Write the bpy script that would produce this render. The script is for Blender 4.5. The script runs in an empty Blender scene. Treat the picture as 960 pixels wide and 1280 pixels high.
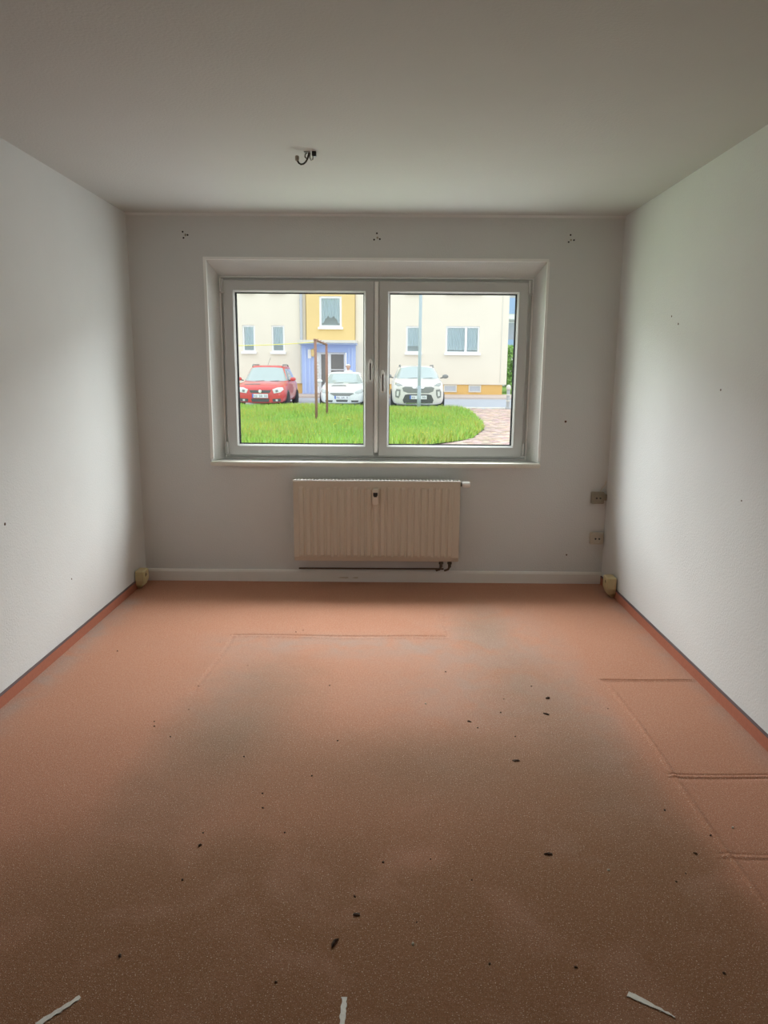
import bpy, bmesh, math, random
import numpy as np
from mathutils import Vector, Matrix
from mathutils.bvhtree import BVHTree

scene = bpy.context.scene
C = scene.collection
PI = math.pi

# ------------------------------------------------------------------ camera, sky, light, exposure
FPX = 897.1
PITCH, ROLL, YAW = 0.19457, -0.00751, -0.00225
CAM = Vector((0.0, -4.9957, 1.4968))
cd = bpy.data.cameras.new('camera')
cd.sensor_fit = 'VERTICAL'
cd.sensor_height = 36.0
cd.lens = FPX / 1280.0 * 36.0
cd.clip_start = 0.05
cd.clip_end = 500
cam = bpy.data.objects.new('camera', cd)
C.objects.link(cam)
fwd = Vector((math.sin(YAW) * math.cos(PITCH), math.cos(YAW) * math.cos(PITCH), -math.sin(PITCH)))
right0 = Vector((math.cos(YAW), -math.sin(YAW), 0))
up0 = right0.cross(fwd)
cr, sr = math.cos(ROLL), math.sin(ROLL)
right = right0 * cr - up0 * sr
up = right0 * sr + up0 * cr
cam.matrix_world = Matrix(((right.x, up.x, -fwd.x, CAM.x), (right.y, up.y, -fwd.y, CAM.y),
                           (right.z, up.z, -fwd.z, CAM.z), (0, 0, 0, 1)))
scene.camera = cam

SKY = 1.86
W = bpy.data.worlds.new('overcast_sky')
scene.world = W
W.use_nodes = True
bg = W.node_tree.nodes['Background']
bg.inputs[0].default_value = (0.90, 0.96, 1.0, 1)
bg.inputs[1].default_value = SKY


def area_light(name, loc, rot, sx, sy, power, col):
    d = bpy.data.lights.new(name, 'AREA')
    d.shape = 'RECTANGLE'
    d.size, d.size_y, d.energy, d.color = sx, sy, power, col
    o = bpy.data.objects.new(name, d)
    C.objects.link(o)
    o.location, o.rotation_euler = loc, rot
    return o


# added area lights boosting the room's daylight: high sky, plus skylight and lawn light by the panes
area_light('added_daylight_high', (0.0, 4.2, 5.2), (-PI / 2 + math.radians(42), 0, 0), 14.0, 4.5, 4150, (0.92, 0.97, 1.0))
area_light('added_daylight_low', (-0.07, 0.42, 1.50), (-PI / 2 + math.radians(12), 0, 0), 2.0, 1.12, 31, (0.96, 1.0, 0.97))

vs = scene.view_settings
vs.view_transform = 'Standard'
vs.look = 'None'
vs.exposure = 0.0
vs.gamma = 1.0
vs.use_curve_mapping = False
scene.cycles.max_bounces = 12
scene.cycles.diffuse_bounces = 8
scene.cycles.transparent_max_bounces = 16
scene.cycles.use_denoising = True

random.seed(7)
rng = np.random.default_rng(11)


# ------------------------------------------------------------------ materials
def pmat(name, col, rough=0.6, var=0.06, scale=12.0, bump=0.0, bscale=150.0, metal=0.0, spec=0.4, coat=0.0, attr=None,
         trans=0.0):
    m = bpy.data.materials.new(name)
    m.use_nodes = True
    nt = m.node_tree
    N, L = nt.nodes, nt.links
    b = N['Principled BSDF']
    b.inputs['Roughness'].default_value = rough
    b.inputs['Metallic'].default_value = metal
    b.inputs['Specular IOR Level'].default_value = spec
    b.inputs['Coat Weight'].default_value = coat
    tc = N.new('ShaderNodeTexCoord')
    no = N.new('ShaderNodeTexNoise')
    no.inputs['Scale'].default_value = scale
    no.inputs['Detail'].default_value = 4
    L.new(tc.outputs['Object'], no.inputs['Vector'])
    mx = N.new('ShaderNodeMix')
    mx.data_type = 'RGBA'
    L.new(no.outputs['Fac'], mx.inputs[0])
    lo = [max(0, c * (1 - var)) for c in col]
    hi = [min(1, c * (1 + var)) for c in col]
    mx.inputs[6].default_value = (*lo, 1)
    mx.inputs[7].default_value = (*hi, 1)
    out = mx.outputs[2]
    if attr:
        at_ = N.new('ShaderNodeAttribute')
        at_.attribute_name = attr
        m2 = N.new('ShaderNodeMix')
        m2.data_type = 'RGBA'
        m2.blend_type = 'MULTIPLY'
        m2.inputs[0].default_value = 1
        L.new(out, m2.inputs[6])
        L.new(at_.outputs['Color'], m2.inputs[7])
        out = m2.outputs[2]
    L.new(out, b.inputs['Base Color'])
    if bump > 0:
        n2 = N.new('ShaderNodeTexNoise')
        n2.inputs['Scale'].default_value = bscale
        n2.inputs['Detail'].default_value = 3
        L.new(tc.outputs['Object'], n2.inputs['Vector'])
        bp = N.new('ShaderNodeBump')
        bp.inputs['Strength'].default_value = bump
        bp.inputs['Distance'].default_value = 0.004
        L.new(n2.outputs['Fac'], bp.inputs['Height'])
        L.new(bp.outputs['Normal'], b.inputs['Normal'])
    if trans > 0:
        tr = N.new('ShaderNodeBsdfTransparent')
        ms = N.new('ShaderNodeMixShader')
        ms.inputs[0].default_value = trans
        L.new(b.outputs[0], ms.inputs[1])
        L.new(tr.outputs[0], ms.inputs[2])
        L.new(ms.outputs[0], N['Material Output'].inputs[0])
    return m


def glass_mat(name, tint, reflect=1.0):
    m = bpy.data.materials.new(name)
    m.use_nodes = True
    nt = m.node_tree
    N, L = nt.nodes, nt.links
    N.remove(N['Principled BSDF'])
    tr = N.new('ShaderNodeBsdfTransparent')
    tr.inputs[0].default_value = (*tint, 1)
    gl = N.new('ShaderNodeBsdfGlossy')
    gl.inputs['Roughness'].default_value = 0.02
    no = N.new('ShaderNodeTexNoise')
    no.inputs['Scale'].default_value = 1.5
    tc = N.new('ShaderNodeTexCoord')
    L.new(tc.outputs['Object'], no.inputs['Vector'])
    rp = N.new('ShaderNodeMapRange')
    rp.inputs['To Min'].default_value = 0.01
    rp.inputs['To Max'].default_value = 0.03
    L.new(no.outputs['Fac'], rp.inputs['Value'])
    L.new(rp.outputs[0], gl.inputs['Roughness'])
    fr = N.new('ShaderNodeFresnel')
    fr.inputs[0].default_value = 1.45
    mu = N.new('ShaderNodeMath')
    mu.operation = 'MULTIPLY'
    mu.inputs[1].default_value = reflect
    L.new(fr.outputs[0], mu.inputs[0])
    ms = N.new('ShaderNodeMixShader')
    L.new(mu.outputs[0], ms.inputs[0])
    L.new(tr.outputs[0], ms.inputs[1])
    L.new(gl.outputs[0], ms.inputs[2])
    L.new(ms.outputs[0], N['Material Output'].inputs[0])
    return m


def carpet_mat(name):
    m = bpy.data.materials.new(name)
    m.use_nodes = True
    nt = m.node_tree
    N, L = nt.nodes, nt.links
    b = N['Principled BSDF']
    b.inputs['Roughness'].default_value = 0.95
    b.inputs['Specular IOR Level'].default_value = 0.1
    b.inputs['Sheen Weight'].default_value = 0.03
    tc = N.new('ShaderNodeTexCoord')

    def noise(scale, detail=3, dist=0.0):
        n = N.new('ShaderNodeTexNoise')
        n.inputs['Scale'].default_value = scale
        n.inputs['Detail'].default_value = detail
        n.inputs['Distortion'].default_value = dist
        L.new(tc.outputs['Object'], n.inputs['Vector'])
        return n

    def mix(fac, a, c, blend='MIX'):
        x = N.new('ShaderNodeMix')
        x.data_type = 'RGBA'
        x.blend_type = blend
        for i, v in ((0, fac), (6, a), (7, c)):
            if isinstance(v, tuple):
                x.inputs[i].default_value = (*v, 1)
            elif isinstance(v, float):
                x.inputs[i].default_value = v
            else:
                L.new(v, x.inputs[i])
        return x.outputs[2]

    def ramp(src, a, c):
        r = N.new('ShaderNodeMapRange')
        r.inputs['From Min'].default_value = a
        r.inputs['From Max'].default_value = c
        L.new(src, r.inputs['Value'])
        return r.outputs[0]
    big = noise(3.0, 4)
    clean = mix(big.outputs['Fac'], (0.60, 0.265, 0.160), (0.66, 0.310, 0.195))
    soil = mix(big.outputs['Fac'], (0.270, 0.180, 0.118), (0.34, 0.235, 0.165))
    at_ = N.new('ShaderNodeAttribute')
    at_.attribute_name = 'soil'  # red and green hold dirt, blue also holds painted dimness
    sp = N.new('ShaderNodeSeparateColor')
    L.new(at_.outputs['Color'], sp.inputs[0])
    n2 = noise(9.0, 5, 0.6)
    ad = N.new('ShaderNodeMath')
    ad.operation = 'MULTIPLY_ADD'
    ad.inputs[1].default_value = 0.35
    ad.inputs[2].default_value = -0.175
    L.new(n2.outputs['Fac'], ad.inputs[0])
    su = N.new('ShaderNodeMath')
    su.operation = 'ADD'
    su.use_clamp = True
    L.new(sp.outputs[0], su.inputs[0])
    L.new(ad.outputs[0], su.inputs[1])
    sm = N.new('ShaderNodeMath')
    sm.operation = 'MULTIPLY'
    L.new(su.outputs[0], sm.inputs[0])
    L.new(ramp(sp.outputs[0], 0.0, 0.15), sm.inputs[1])
    dm = N.new('ShaderNodeMath')
    dm.operation = 'MULTIPLY_ADD'
    dm.use_clamp = True
    L.new(sp.outputs[1], dm.inputs[0])
    L.new(ramp(noise(6.0, 5, 0.8).outputs['Fac'], 0.25, 0.62), dm.inputs[1])
    dm.inputs[2].default_value = 0.0
    col = mix(dm.outputs[0], clean, (0.50, 0.340, 0.275))
    col = mix(sm.outputs[0], col, soil)
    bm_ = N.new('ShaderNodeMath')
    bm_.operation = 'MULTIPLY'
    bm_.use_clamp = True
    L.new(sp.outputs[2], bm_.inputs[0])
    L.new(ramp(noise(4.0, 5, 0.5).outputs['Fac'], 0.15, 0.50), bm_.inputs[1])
    col = mix(bm_.outputs[0], col, (0.330, 0.155, 0.072))  # brown dirt with the dim light of the front put into its colour
    mott = noise(120.0, 4, 0.3)
    col = mix(ramp(mott.outputs['Fac'], 0.34, 0.66), mix(0.17, col, (0.09, 0.05, 0.03)), mix(0.04, col, (0.95, 0.80, 0.66)))
    # loop pile: fine dark gaps and pale flecks
    fine = noise(420.0, 2)
    col = mix(ramp(fine.outputs['Fac'], 0.35, 0.65), mix(0.50, col, (0.10, 0.05, 0.03)), col)
    fleck = noise(270.0, 1)
    col = mix(ramp(fleck.outputs['Fac'], 0.63, 0.73), col, mix(0.58, col, (0.95, 0.82, 0.66)))
    L.new(col, b.inputs['Base Color'])
    bp = N.new('ShaderNodeBump')
    bp.inputs['Strength'].default_value = 0.6
    bp.inputs['Distance'].default_value = 0.003
    L.new(fine.outputs['Fac'], bp.inputs['Height'])
    L.new(bp.outputs['Normal'], b.inputs['Normal'])
    return m


M = {}
M['wall'] = pmat('woodchip_wallpaper', (0.675, 0.685, 0.675), 0.85, 0.03, 4, 0.42, 110, spec=0.15)
M['ceil'] = pmat('ceiling_paint', (0.545, 0.55, 0.53), 0.9, 0.03, 3, 0.35, 90, spec=0.1)
M['carpet'] = carpet_mat('salmon_carpet')
M['skirt'] = pmat('carpet_skirting', (0.40, 0.15, 0.095), 0.9, 0.15, 60, 0.3, 400, spec=0.1)
M['skirt_edge'] = pmat('dark_edge_band', (0.10, 0.06, 0.06), 0.6)
M['white_wood'] = pmat('white_painted_wood', (0.78, 0.76, 0.72), 0.45, 0.03)
M['pvc'] = pmat('white_window_plastic', (0.555, 0.56, 0.55), 0.36, 0.02, 5)
M['bead'] = pmat('white_plaster_bead', (0.88, 0.88, 0.86), 0.5, 0.02)  # whiter than the wall, so the bead looks like a lit edge
M['gasket'] = pmat('black_rubber', (0.015, 0.015, 0.015), 1.0, spec=0.0)
M['glass'] = glass_mat('window_glass', (0.985, 0.995, 0.985), 0.5)
M['glass_clear'] = glass_mat('window_glass_outer_face', (0.99, 0.995, 0.99), 0.0)
M['sill'] = pmat('cream_window_sill', (0.74, 0.71, 0.63), 0.3, 0.03)
M['enamel'] = pmat('cream_enamel', (0.62, 0.55, 0.455), 0.38, 0.03, 8)
M['enamel_white'] = pmat('white_enamel_edge', (0.88, 0.87, 0.83), 0.35, 0.02)
M['meter'] = pmat('pale_meter_plastic', (0.74, 0.68, 0.59), 0.45, 0.02)
M['brass'] = pmat('dark_metal', (0.10, 0.08, 0.06), 0.45, 0.1, metal=0.7)
M['dark'] = pmat('dark_gap', (0.015, 0.012, 0.01), 0.8)
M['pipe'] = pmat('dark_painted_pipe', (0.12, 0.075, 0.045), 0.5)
M['black'] = pmat('black_plastic', (0.02, 0.02, 0.02), 0.4)
M['sock_grey'] = pmat('grey_beige_plastic', (0.33, 0.30, 0.23), 0.5)
M['sock_beige'] = pmat('beige_plastic', (0.60, 0.55, 0.46), 0.5)
M['yellowed'] = pmat('yellowed_plastic', (0.62, 0.53, 0.30), 0.45, 0.06)
M['wire_dark'] = pmat('dark_wire', (0.05, 0.045, 0.03), 0.5)
M['wire_grey'] = pmat('grey_wire', (0.30, 0.30, 0.28), 0.5)
M['crumb'] = pmat('dark_crumb', (0.07, 0.038, 0.024), 0.8)
M['crumb_brown'] = pmat('brown_crumb', (0.10, 0.055, 0.03), 0.8)
M['crumb_white'] = pmat('pale_crumb', (0.75, 0.70, 0.60), 0.8)
M['tape'] = pmat('white_tape', (0.72, 0.69, 0.62), 0.6, 0.2, 60, 0.3, 120)
# outdoors
M['cream'] = pmat('cream_render', (0.80, 0.74, 0.63), 0.9, 0.04, 1.2, 0.2, 60)
M['ochre'] = pmat('ochre_render', (0.78, 0.59, 0.28), 0.9, 0.05, 1.5)
M['plinth'] = pmat('ochre_plinth', (0.74, 0.48, 0.18), 0.9, 0.06, 2)
M['blue'] = pmat('pale_blue_paint', (0.44, 0.55, 0.85), 0.7, 0.05, 2)
M['blue_light'] = pmat('light_blue_trim', (0.52, 0.63, 0.88), 0.6)
M['white_frame'] = pmat('white_window_frame', (0.86, 0.87, 0.88), 0.4, 0.02)
M['pane'] = glass_mat('pane_glass', (0.90, 0.95, 0.97), 1.2)
M['room_dark'] = pmat('dim_room', (0.42, 0.46, 0.48), 0.9)
M['door_glass'] = pmat('door_glass', (0.20, 0.19, 0.18), 0.12, 0.1)
M['lace'] = pmat('lace_curtain', (0.86, 0.90, 0.92), 0.9, 0.12, 30)
M['zinc'] = pmat('zinc_pipe', (0.50, 0.53, 0.58), 0.5, metal=0.2)
M['asphalt'] = pmat('asphalt', (0.46, 0.49, 0.55), 0.9, 0.1, 3, 0.3, 80)
M['pavement'] = pmat('pink_pavement', (0.60, 0.50, 0.45), 0.9, 0.08, 4)
M['kerb'] = pmat('pale_kerb', (0.70, 0.68, 0.62), 0.9, 0.08)
M['joint'] = pmat('sand_joint', (0.42, 0.34, 0.28), 0.95, 0.1)
M['paver'] = pmat('clay_paver', (0.70, 0.53, 0.45), 0.9, 0.08, 9, attr='tint')
M['soil'] = pmat('lawn_soil', (0.20, 0.34, 0.06), 0.95, 0.25, 2.5)
M['grass'] = pmat('grass_blade', (0.40, 0.60, 0.13), 0.7, 0.18, 1.2, attr='tint')
M['flower'] = pmat('yellow_flower', (0.85, 0.72, 0.08), 0.8)
M['leaf'] = pmat('green_leaf', (0.30, 0.50, 0.17), 0.6, 0.3, 3, attr='tint')
M['weed'] = pmat('weed_leaf', (0.25, 0.55, 0.07), 0.6, 0.2, 5)
M['bark'] = pmat('bark', (0.16, 0.11, 0.07), 0.9, 0.2, 20)
M['rust'] = pmat('rusty_brown_paint', (0.36, 0.20, 0.16), 0.75, 0.15, 15)
M['line'] = pmat('yellow_line', (0.90, 0.80, 0.22), 0.6)
M['steel'] = pmat('grey_blue_steel', (0.42, 0.50, 0.54), 0.5, 0.06, metal=0.1)
M['grey_paint'] = pmat('grey_bollard_paint', (0.45, 0.47, 0.48), 0.6)
M['red_paint'] = pmat('red_car_paint', (0.66, 0.085, 0.085), 0.28, 0.02, coat=0.6)
M['white_paint'] = pmat('white_car_paint', (0.80, 0.84, 0.84), 0.28, 0.02, coat=0.5)
M['pearl_paint'] = pmat('pearl_car_paint', (0.74, 0.72, 0.69), 0.28, 0.02, coat=0.5)
M['auto_glass'] = pmat('windscreen', (0.36, 0.45, 0.45), 0.05, 0.1, 1.5, spec=1.0, coat=1.0)
M['lamp_glass'] = pmat('headlight_glass', (0.72, 0.74, 0.72), 0.1, 0.1, 30, coat=1.0)
M['lamp_smoked'] = pmat('smoked_headlight', (0.30, 0.34, 0.33), 0.12, 0.15, 30, coat=1.0)
M['lamp_grey'] = pmat('pale_grey_headlight', (0.50, 0.55, 0.55), 0.12, 0.15, 30, coat=1.0)
M['trim'] = pmat('grey_black_trim', (0.11, 0.115, 0.115), 0.5, 0.1)
M['trim_grey'] = pmat('grey_trim', (0.26, 0.27, 0.265), 0.5, 0.1)
M['chrome'] = pmat('chrome', (0.80, 0.80, 0.80), 0.2, 0.02, metal=0.9)
M['tyre'] = pmat('tyre', (0.05, 0.05, 0.055), 0.85)
M['plate'] = pmat('white_plate', (0.80, 0.82, 0.86), 0.5, 0.02)
M['plate_blue'] = pmat('plate_blue', (0.10, 0.20, 0.62), 0.5)
M['plate_ink'] = pmat('plate_ink', (0.12, 0.13, 0.18), 0.5)
M['skin'] = pmat('skin', (0.62, 0.40, 0.32), 0.6)
M['hair'] = pmat('pale_grey_hair', (0.72, 0.68, 0.64), 0.8, 0.1, 40)
M['shirt'] = pmat('white_shirt', (0.80, 0.80, 0.82), 0.9)
M['trousers'] = pmat('blue_trousers', (0.10, 0.13, 0.22), 0.9)
M['shoe'] = pmat('dark_shoe', (0.05, 0.04, 0.04), 0.6)
M['blue_panel'] = pmat('blue_balcony_panel', (0.34, 0.48, 0.72), 0.6)
M['grey_render'] = pmat('grey_render', (0.62, 0.62, 0.58), 0.9)

# ------------------------------------------------------------------ mesh helpers
ORI = {}


class MB:
    """collects shapes in world (or local) coordinates, then links them as one mesh object"""

    def __init__(s):
        s.v, s.f = [], []

    def add(s, vs_, fs):
        n = len(s.v)
        s.v += [tuple(v) for v in vs_]
        s.f += [tuple(i + n for i in f) for f in fs]
        return s

    def box(s, x0, x1, y0, y1, z0, z1):
        return s.add([(x0, y0, z0), (x1, y0, z0), (x1, y1, z0), (x0, y1, z0), (x0, y0, z1), (x1, y0, z1), (x1, y1, z1), (x0, y1, z1)],
                     [(0, 3, 2, 1), (4, 5, 6, 7), (0, 1, 5, 4), (1, 2, 6, 5), (2, 3, 7, 6), (3, 0, 4, 7)])

    def prism(s, pts, a, b, axis='y'):
        """polygon pts extruded from a to b; axis y: pts are (x,z); axis z: pts (x,y); axis x: pts (y,z)"""
        def mk(p, t):
            return {'y': (p[0], t, p[1]), 'z': (p[0], p[1], t), 'x': (t, p[0], p[1])}[axis]
        n = len(pts)
        vs_ = [mk(p, a) for p in pts] + [mk(p, b) for p in pts]
        fs = [tuple(range(n))[::-1], tuple(range(n, 2 * n))]
        fs += [(i, (i + 1) % n, n + (i + 1) % n, n + i) for i in range(n)]
        return s.add(vs_, fs)

    def tube(s, path, r, seg=10, r2=None):
        path = [Vector(p) for p in path]
        n = len(path)
        vs_ = []
        prev = None
        for i, p in enumerate(path):
            t = (path[min(i + 1, n - 1)] - path[max(i - 1, 0)]).normalized()
            a = prev if prev is not None else (Vector((0, 0, 1)) if abs(t.z) < 0.9 else Vector((1, 0, 0)))
            u = (a - t * a.dot(t)).normalized()
            prev = u
            w = t.cross(u)
            rr = r if r2 is None else r + (r2 - r) * i / (n - 1)
            vs_ += [p + (u * math.cos(k / seg * 2 * PI) + w * math.sin(k / seg * 2 * PI)) * rr for k in range(seg)]
        fs = []
        for i in range(n - 1):
            for k in range(seg):
                k2 = (k + 1) % seg
                fs.append((i * seg + k, i * seg + k2, (i + 1) * seg + k2, (i + 1) * seg + k))
        fs.append(tuple(range(seg))[::-1])
        fs.append(tuple(range((n - 1) * seg, n * seg)))
        return s.add(vs_, fs)

    def lathe(s, prof, centre, axis='z', seg=20):
        """profile (r, t) spun about an axis through centre"""
        c = Vector(centre)
        vs_ = []
        for r, t in prof:
            for k in range(seg):
                a, b = r * math.cos(k / seg * 2 * PI), r * math.sin(k / seg * 2 * PI)
                o = {'z': (a, b, t), 'y': (a, t, b), 'x': (t, a, b)}[axis]
                vs_.append(c + Vector(o))
        n = len(prof)
        fs = []
        for i in range(n - 1):
            for k in range(seg):
                k2 = (k + 1) % seg
                fs.append((i * seg + k, i * seg + k2, (i + 1) * seg + k2, (i + 1) * seg + k))
        fs.append(tuple(range(seg))[::-1])
        fs.append(tuple(range((n - 1) * seg, n * seg)))
        return s.add(vs_, fs)

    def build(s, name, mat, parent=None, bevel=0.0, smooth=False, seg=2, local=False, fixn=True):
        o0 = Vector((0, 0, 0)) if (local or parent is None) else ORI.get(parent.name, Vector((0, 0, 0)))
        me = bpy.data.meshes.new(name)
        me.from_pydata([tuple(Vector(v) - o0) for v in s.v], [], s.f)
        if fixn or bevel > 0:
            bm = bmesh.new()
            bm.from_mesh(me)
            if bevel > 0:
                bmesh.ops.bevel(bm, geom=[e for e in bm.edges], offset=bevel, segments=seg, affect='EDGES', clamp_overlap=True)
            bmesh.ops.recalc_face_normals(bm, faces=bm.faces)
            bm.to_mesh(me)
            bm.free()
        if smooth:
            me.polygons.foreach_set('use_smooth', [True] * len(me.polygons))
        me.materials.append(mat)
        o = bpy.data.objects.new(name, me)
        C.objects.link(o)
        if parent is not None:
            o.parent = parent
            ORI[o.name] = o0
        return o


def tag(o, label=None, cat=None, group=None, kind=None):
    if label:
        o['label'] = label
    if cat:
        o['category'] = cat
    if group:
        o['group'] = group
    if kind:
        o['kind'] = kind
    return o


def empty(name, loc, rz=0.0):
    o = bpy.data.objects.new(name, None)
    o.empty_display_size = 0.1
    C.objects.link(o)
    o.location = loc
    o.rotation_euler = (0, 0, rz)
    ORI[o.name] = Vector(loc)
    return o


def box(name, mat, parent, *b, bevel=0.0, **k):
    return MB().box(*b).build(name, mat, parent, bevel=bevel, **k)


def numpy_mesh(name, verts, faces, mat, parent=None, colors=None, attr='tint', smooth=False):
    """fast mesh from arrays; faces (n,k)"""
    me = bpy.data.meshes.new(name)
    verts = np.asarray(verts, np.float32)
    faces = np.asarray(faces, np.int32)
    n, k = faces.shape
    me.vertices.add(len(verts))
    me.vertices.foreach_set('co', verts.ravel())
    me.loops.add(n * k)
    me.loops.foreach_set('vertex_index', faces.ravel())
    me.polygons.add(n)
    me.polygons.foreach_set('loop_start', np.arange(0, n * k, k, dtype=np.int32))
    if smooth:
        me.polygons.foreach_set('use_smooth', np.ones(n, bool))
    me.update(calc_edges=True)
    if colors is not None:
        a = me.attributes.new(attr, 'FLOAT_COLOR', 'POINT')
        c = np.ones((len(verts), 4), np.float32)
        c[:, :3] = colors
        a.data.foreach_set('color', c.ravel())
    me.materials.append(mat)
    o = bpy.data.objects.new(name, me)
    C.objects.link(o)
    if parent is not None:
        o.parent = parent
    return o


# ------------------------------------------------------------------ room shell
XL, XR, YR, H = -1.724, 1.557, -6.6, 2.5
T = 0.35     # outer wall


def structure(o, label=None):
    o['kind'] = 'structure'
    if label:
        o['label'] = label
    return o


wl = structure(MB().box(XL - 0.12, XL, YR - 0.1, T, -0.1, H + 0.1).build('wall_left', M['wall']), 'long white woodchip wall left of the window')
wr = structure(MB().box(XR, XR + 0.12, YR - 0.1, T, -0.1, H + 0.1).build('wall_right', M['wall']), 'long white woodchip wall right of the window')
structure(MB().box(XL, XR, YR - 0.1, YR, -0.1, H + 0.1).build('wall_rear', M['wall']), 'plain white wall behind the viewpoint')
structure(MB().box(XL, XR, YR, T, H, H + 0.1).build('ceiling', M['ceil']), 'off-white textured ceiling')

# window wall with splayed reveal
OX0, OX1, OZ0, OZ1 = -1.222, 1.073, 0.862, 2.226     # opening in the room face
FX0, FX1, FZ0, FZ1 = -1.148, 1.000, 0.872, 2.120     # opening at the frame
SY = 0.13


def rect(x0, x1, z0, z1, y):
    return [(x0, y, z0), (x1, y, z0), (x1, y, z1), (x0, y, z1)]


rings = [rect(XL, XR, -0.1, H, 0), rect(OX0, OX1, OZ0, OZ1, 0), rect(FX0, FX1, FZ0, FZ1, SY), rect(FX0, FX1, FZ0, FZ1, T),
         rect(XL, XR, -0.1, H, T)]
mb = MB()
fs = []
for a, b in ((0, 1), (1, 2), (2, 3), (3, 4), (4, 0)):
    fs += [(a * 4 + i, a * 4 + (i + 1) % 4, b * 4 + (i + 1) % 4, b * 4 + i) for i in range(4)]
mb.add([p for r in rings for p in r], fs)
wf = structure(mb.build('wall_front', M['wall']), 'white wall around the window, with splayed reveal')

# small things that belong to the wall: screw holes of the old curtain rail, marks
for cx, cz, offs in ((-1.339, 2.369, ((-.014, .016), (.018, -.004), (-.010, -.022), (.004, -.002))),
                     (-0.072, 2.362, ((0, .022), (-.018, -.018), (.020, -.014))),
                     (1.204, 2.356, ((0, .026), (.024, -.006), (-.010, -.018)))):
    for k, (dx, dz) in enumerate(offs):
        MB().lathe([(0.006, 0.0005), (0.006, -0.0012), (0.004, -0.0018), (0.004, -0.0010)], (cx + dx, 0, cz + dz), 'y', 10).build('screw_hole', M['dark'], wf)
    MB().lathe([(0.007, 0.0005), (0.007, -0.003), (0.003, -0.004)], (cx + 0.004, 0, cz - 0.006), 'y', 8).build('wall_plug', M['sock_grey'], wf)
for x, z, r in ((1.240, 1.160, 0.008), (1.30, 0.21, 0.006)):
    MB().lathe([(r, 0.0005), (r, -0.0012), (r * .5, -0.002)], (x, 0, z), 'y', 9).build('dark_mark', M['crumb_brown'], wf)
for y, z, r in ((-1.032, 1.753, 0.006), (-0.93, 1.80, 0.005), (-1.60, 1.42, 0.005), (-1.9, 0.95, 0.004)):
    MB().lathe([(r, 0.0005), (r, -0.0012), (r * .5, -0.002)], (XR, y, z), 'x', 9).build('dark_mark', M['crumb_brown'], wr)
for y, z, r in ((-1.823, 0.802, 0.007), (-1.2, 0.36, 0.004), (-1.75, 1.68, 0.004)):
    MB().lathe([(r, -0.0005), (r, 0.0012), (r * .5, 0.002)], (XL, y, z), 'x', 9).build('dark_mark', M['crumb_brown'], wl)

# ceiling edge strip over the window wall
structure(MB().prism([(0, H), (-0.016, H), (-0.012, H - 0.004), (-0.003, H - 0.014), (0, H - 0.014)], XL, XR, 'x').build('trim_1', M['wall']),
          'thin white strip where the ceiling meets the window wall')
# corner bead round the opening, its whiter colour standing in for the lit edge
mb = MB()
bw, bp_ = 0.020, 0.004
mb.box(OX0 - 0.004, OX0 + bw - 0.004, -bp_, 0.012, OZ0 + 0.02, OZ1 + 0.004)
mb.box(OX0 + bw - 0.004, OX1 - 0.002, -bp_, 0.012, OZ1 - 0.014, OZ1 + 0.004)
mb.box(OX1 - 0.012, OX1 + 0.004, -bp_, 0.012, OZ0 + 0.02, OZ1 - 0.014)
structure(mb.build('trim_2', M['bead']), 'corner bead around the window opening, whitened like a lit edge')

# carpet floor as a fine grid with furniture dents
def axis_samples(a, b, step, lines, fine=0.004, half=0.03):
    xs = set(np.round(np.arange(a, b, step), 4).tolist() + [b])
    for l in lines:
        xs |= set(np.round(np.arange(l - half, l + half, fine), 4).tolist())
    xs = np.array(sorted(x for x in xs if a <= x <= b))
    return xs[np.concatenate([[True], np.diff(xs) > 0.0012])]


ylines = [-1.655, -2.507, -2.965, -1.085]
xlines = [1.10, 0.36, -0.875]
gx = axis_samples(XL, XR, 0.018, xlines)
gy = axis_samples(YR, 0.0, 0.018, ylines)
GX, GY = np.meshgrid(gx, gy)


def sst(a, b, x):
    t = np.clip((x - a) / (b - a), 0, 1)
    return t * t * (3 - 2 * t)


def groove(d, w):
    return np.exp(-(d / w) ** 2)


Z = np.zeros_like(GX)
for ly, x0, x1, dep, dbl in ((-1.655, 1.07, 1.545, 0.007, 0), (-2.507, 1.072, 1.56, 0.0036, 1), (-2.965, 1.06, 1.56, 0.0022, 1)):
    msk = sst(x0 - .01, x0 + .02, GX) * (1 - sst(x1 - .02, x1 + .01, GX))
    lyw = ly + 0.004 * np.sin(GX * 9)
    Z -= dep * msk * groove(GY - lyw, 0.005)
    Z += dep * 0.5 * msk * groove(GY - lyw + 0.014, 0.006)
    if dbl:
        Z -= dep * 0.8 * msk * groove(GY - lyw + 0.026, 0.005)
msk = sst(-3.9, -3.6, GY) * (1 - sst(-1.72, -1.68, GY))
Z += 0.005 * msk * groove(GX - (1.10 + 0.006 * np.sin(GY * 5)), 0.010)
msk = sst(-.9, -.85, GX) * (1 - sst(.34, .38, GX))
Z -= 0.005 * msk * groove(GY - (-1.085 + 0.006 * np.sin(GX * 7)), 0.010)
Z += 0.004 * msk * groove(GY - (-1.115 + 0.006 * np.sin(GX * 7)), 0.012)
msk = sst(-1.9, -1.8, GY) * (1 - sst(-1.12, -1.09, GY))
Z -= 0.004 * msk * groove(GX + 0.885 - 0.02 * np.sin(GY * 4), 0.012)
msk = sst(-1.09, -1.05, GY) * (1 - sst(-0.75, -0.65, GY))
Z -= 0.004 * msk * groove(GX - 0.36, 0.010)
# soiling: trodden middle, clean where furniture stood; brown layer also paints the dim front
S = np.zeros_like(GX)


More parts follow.
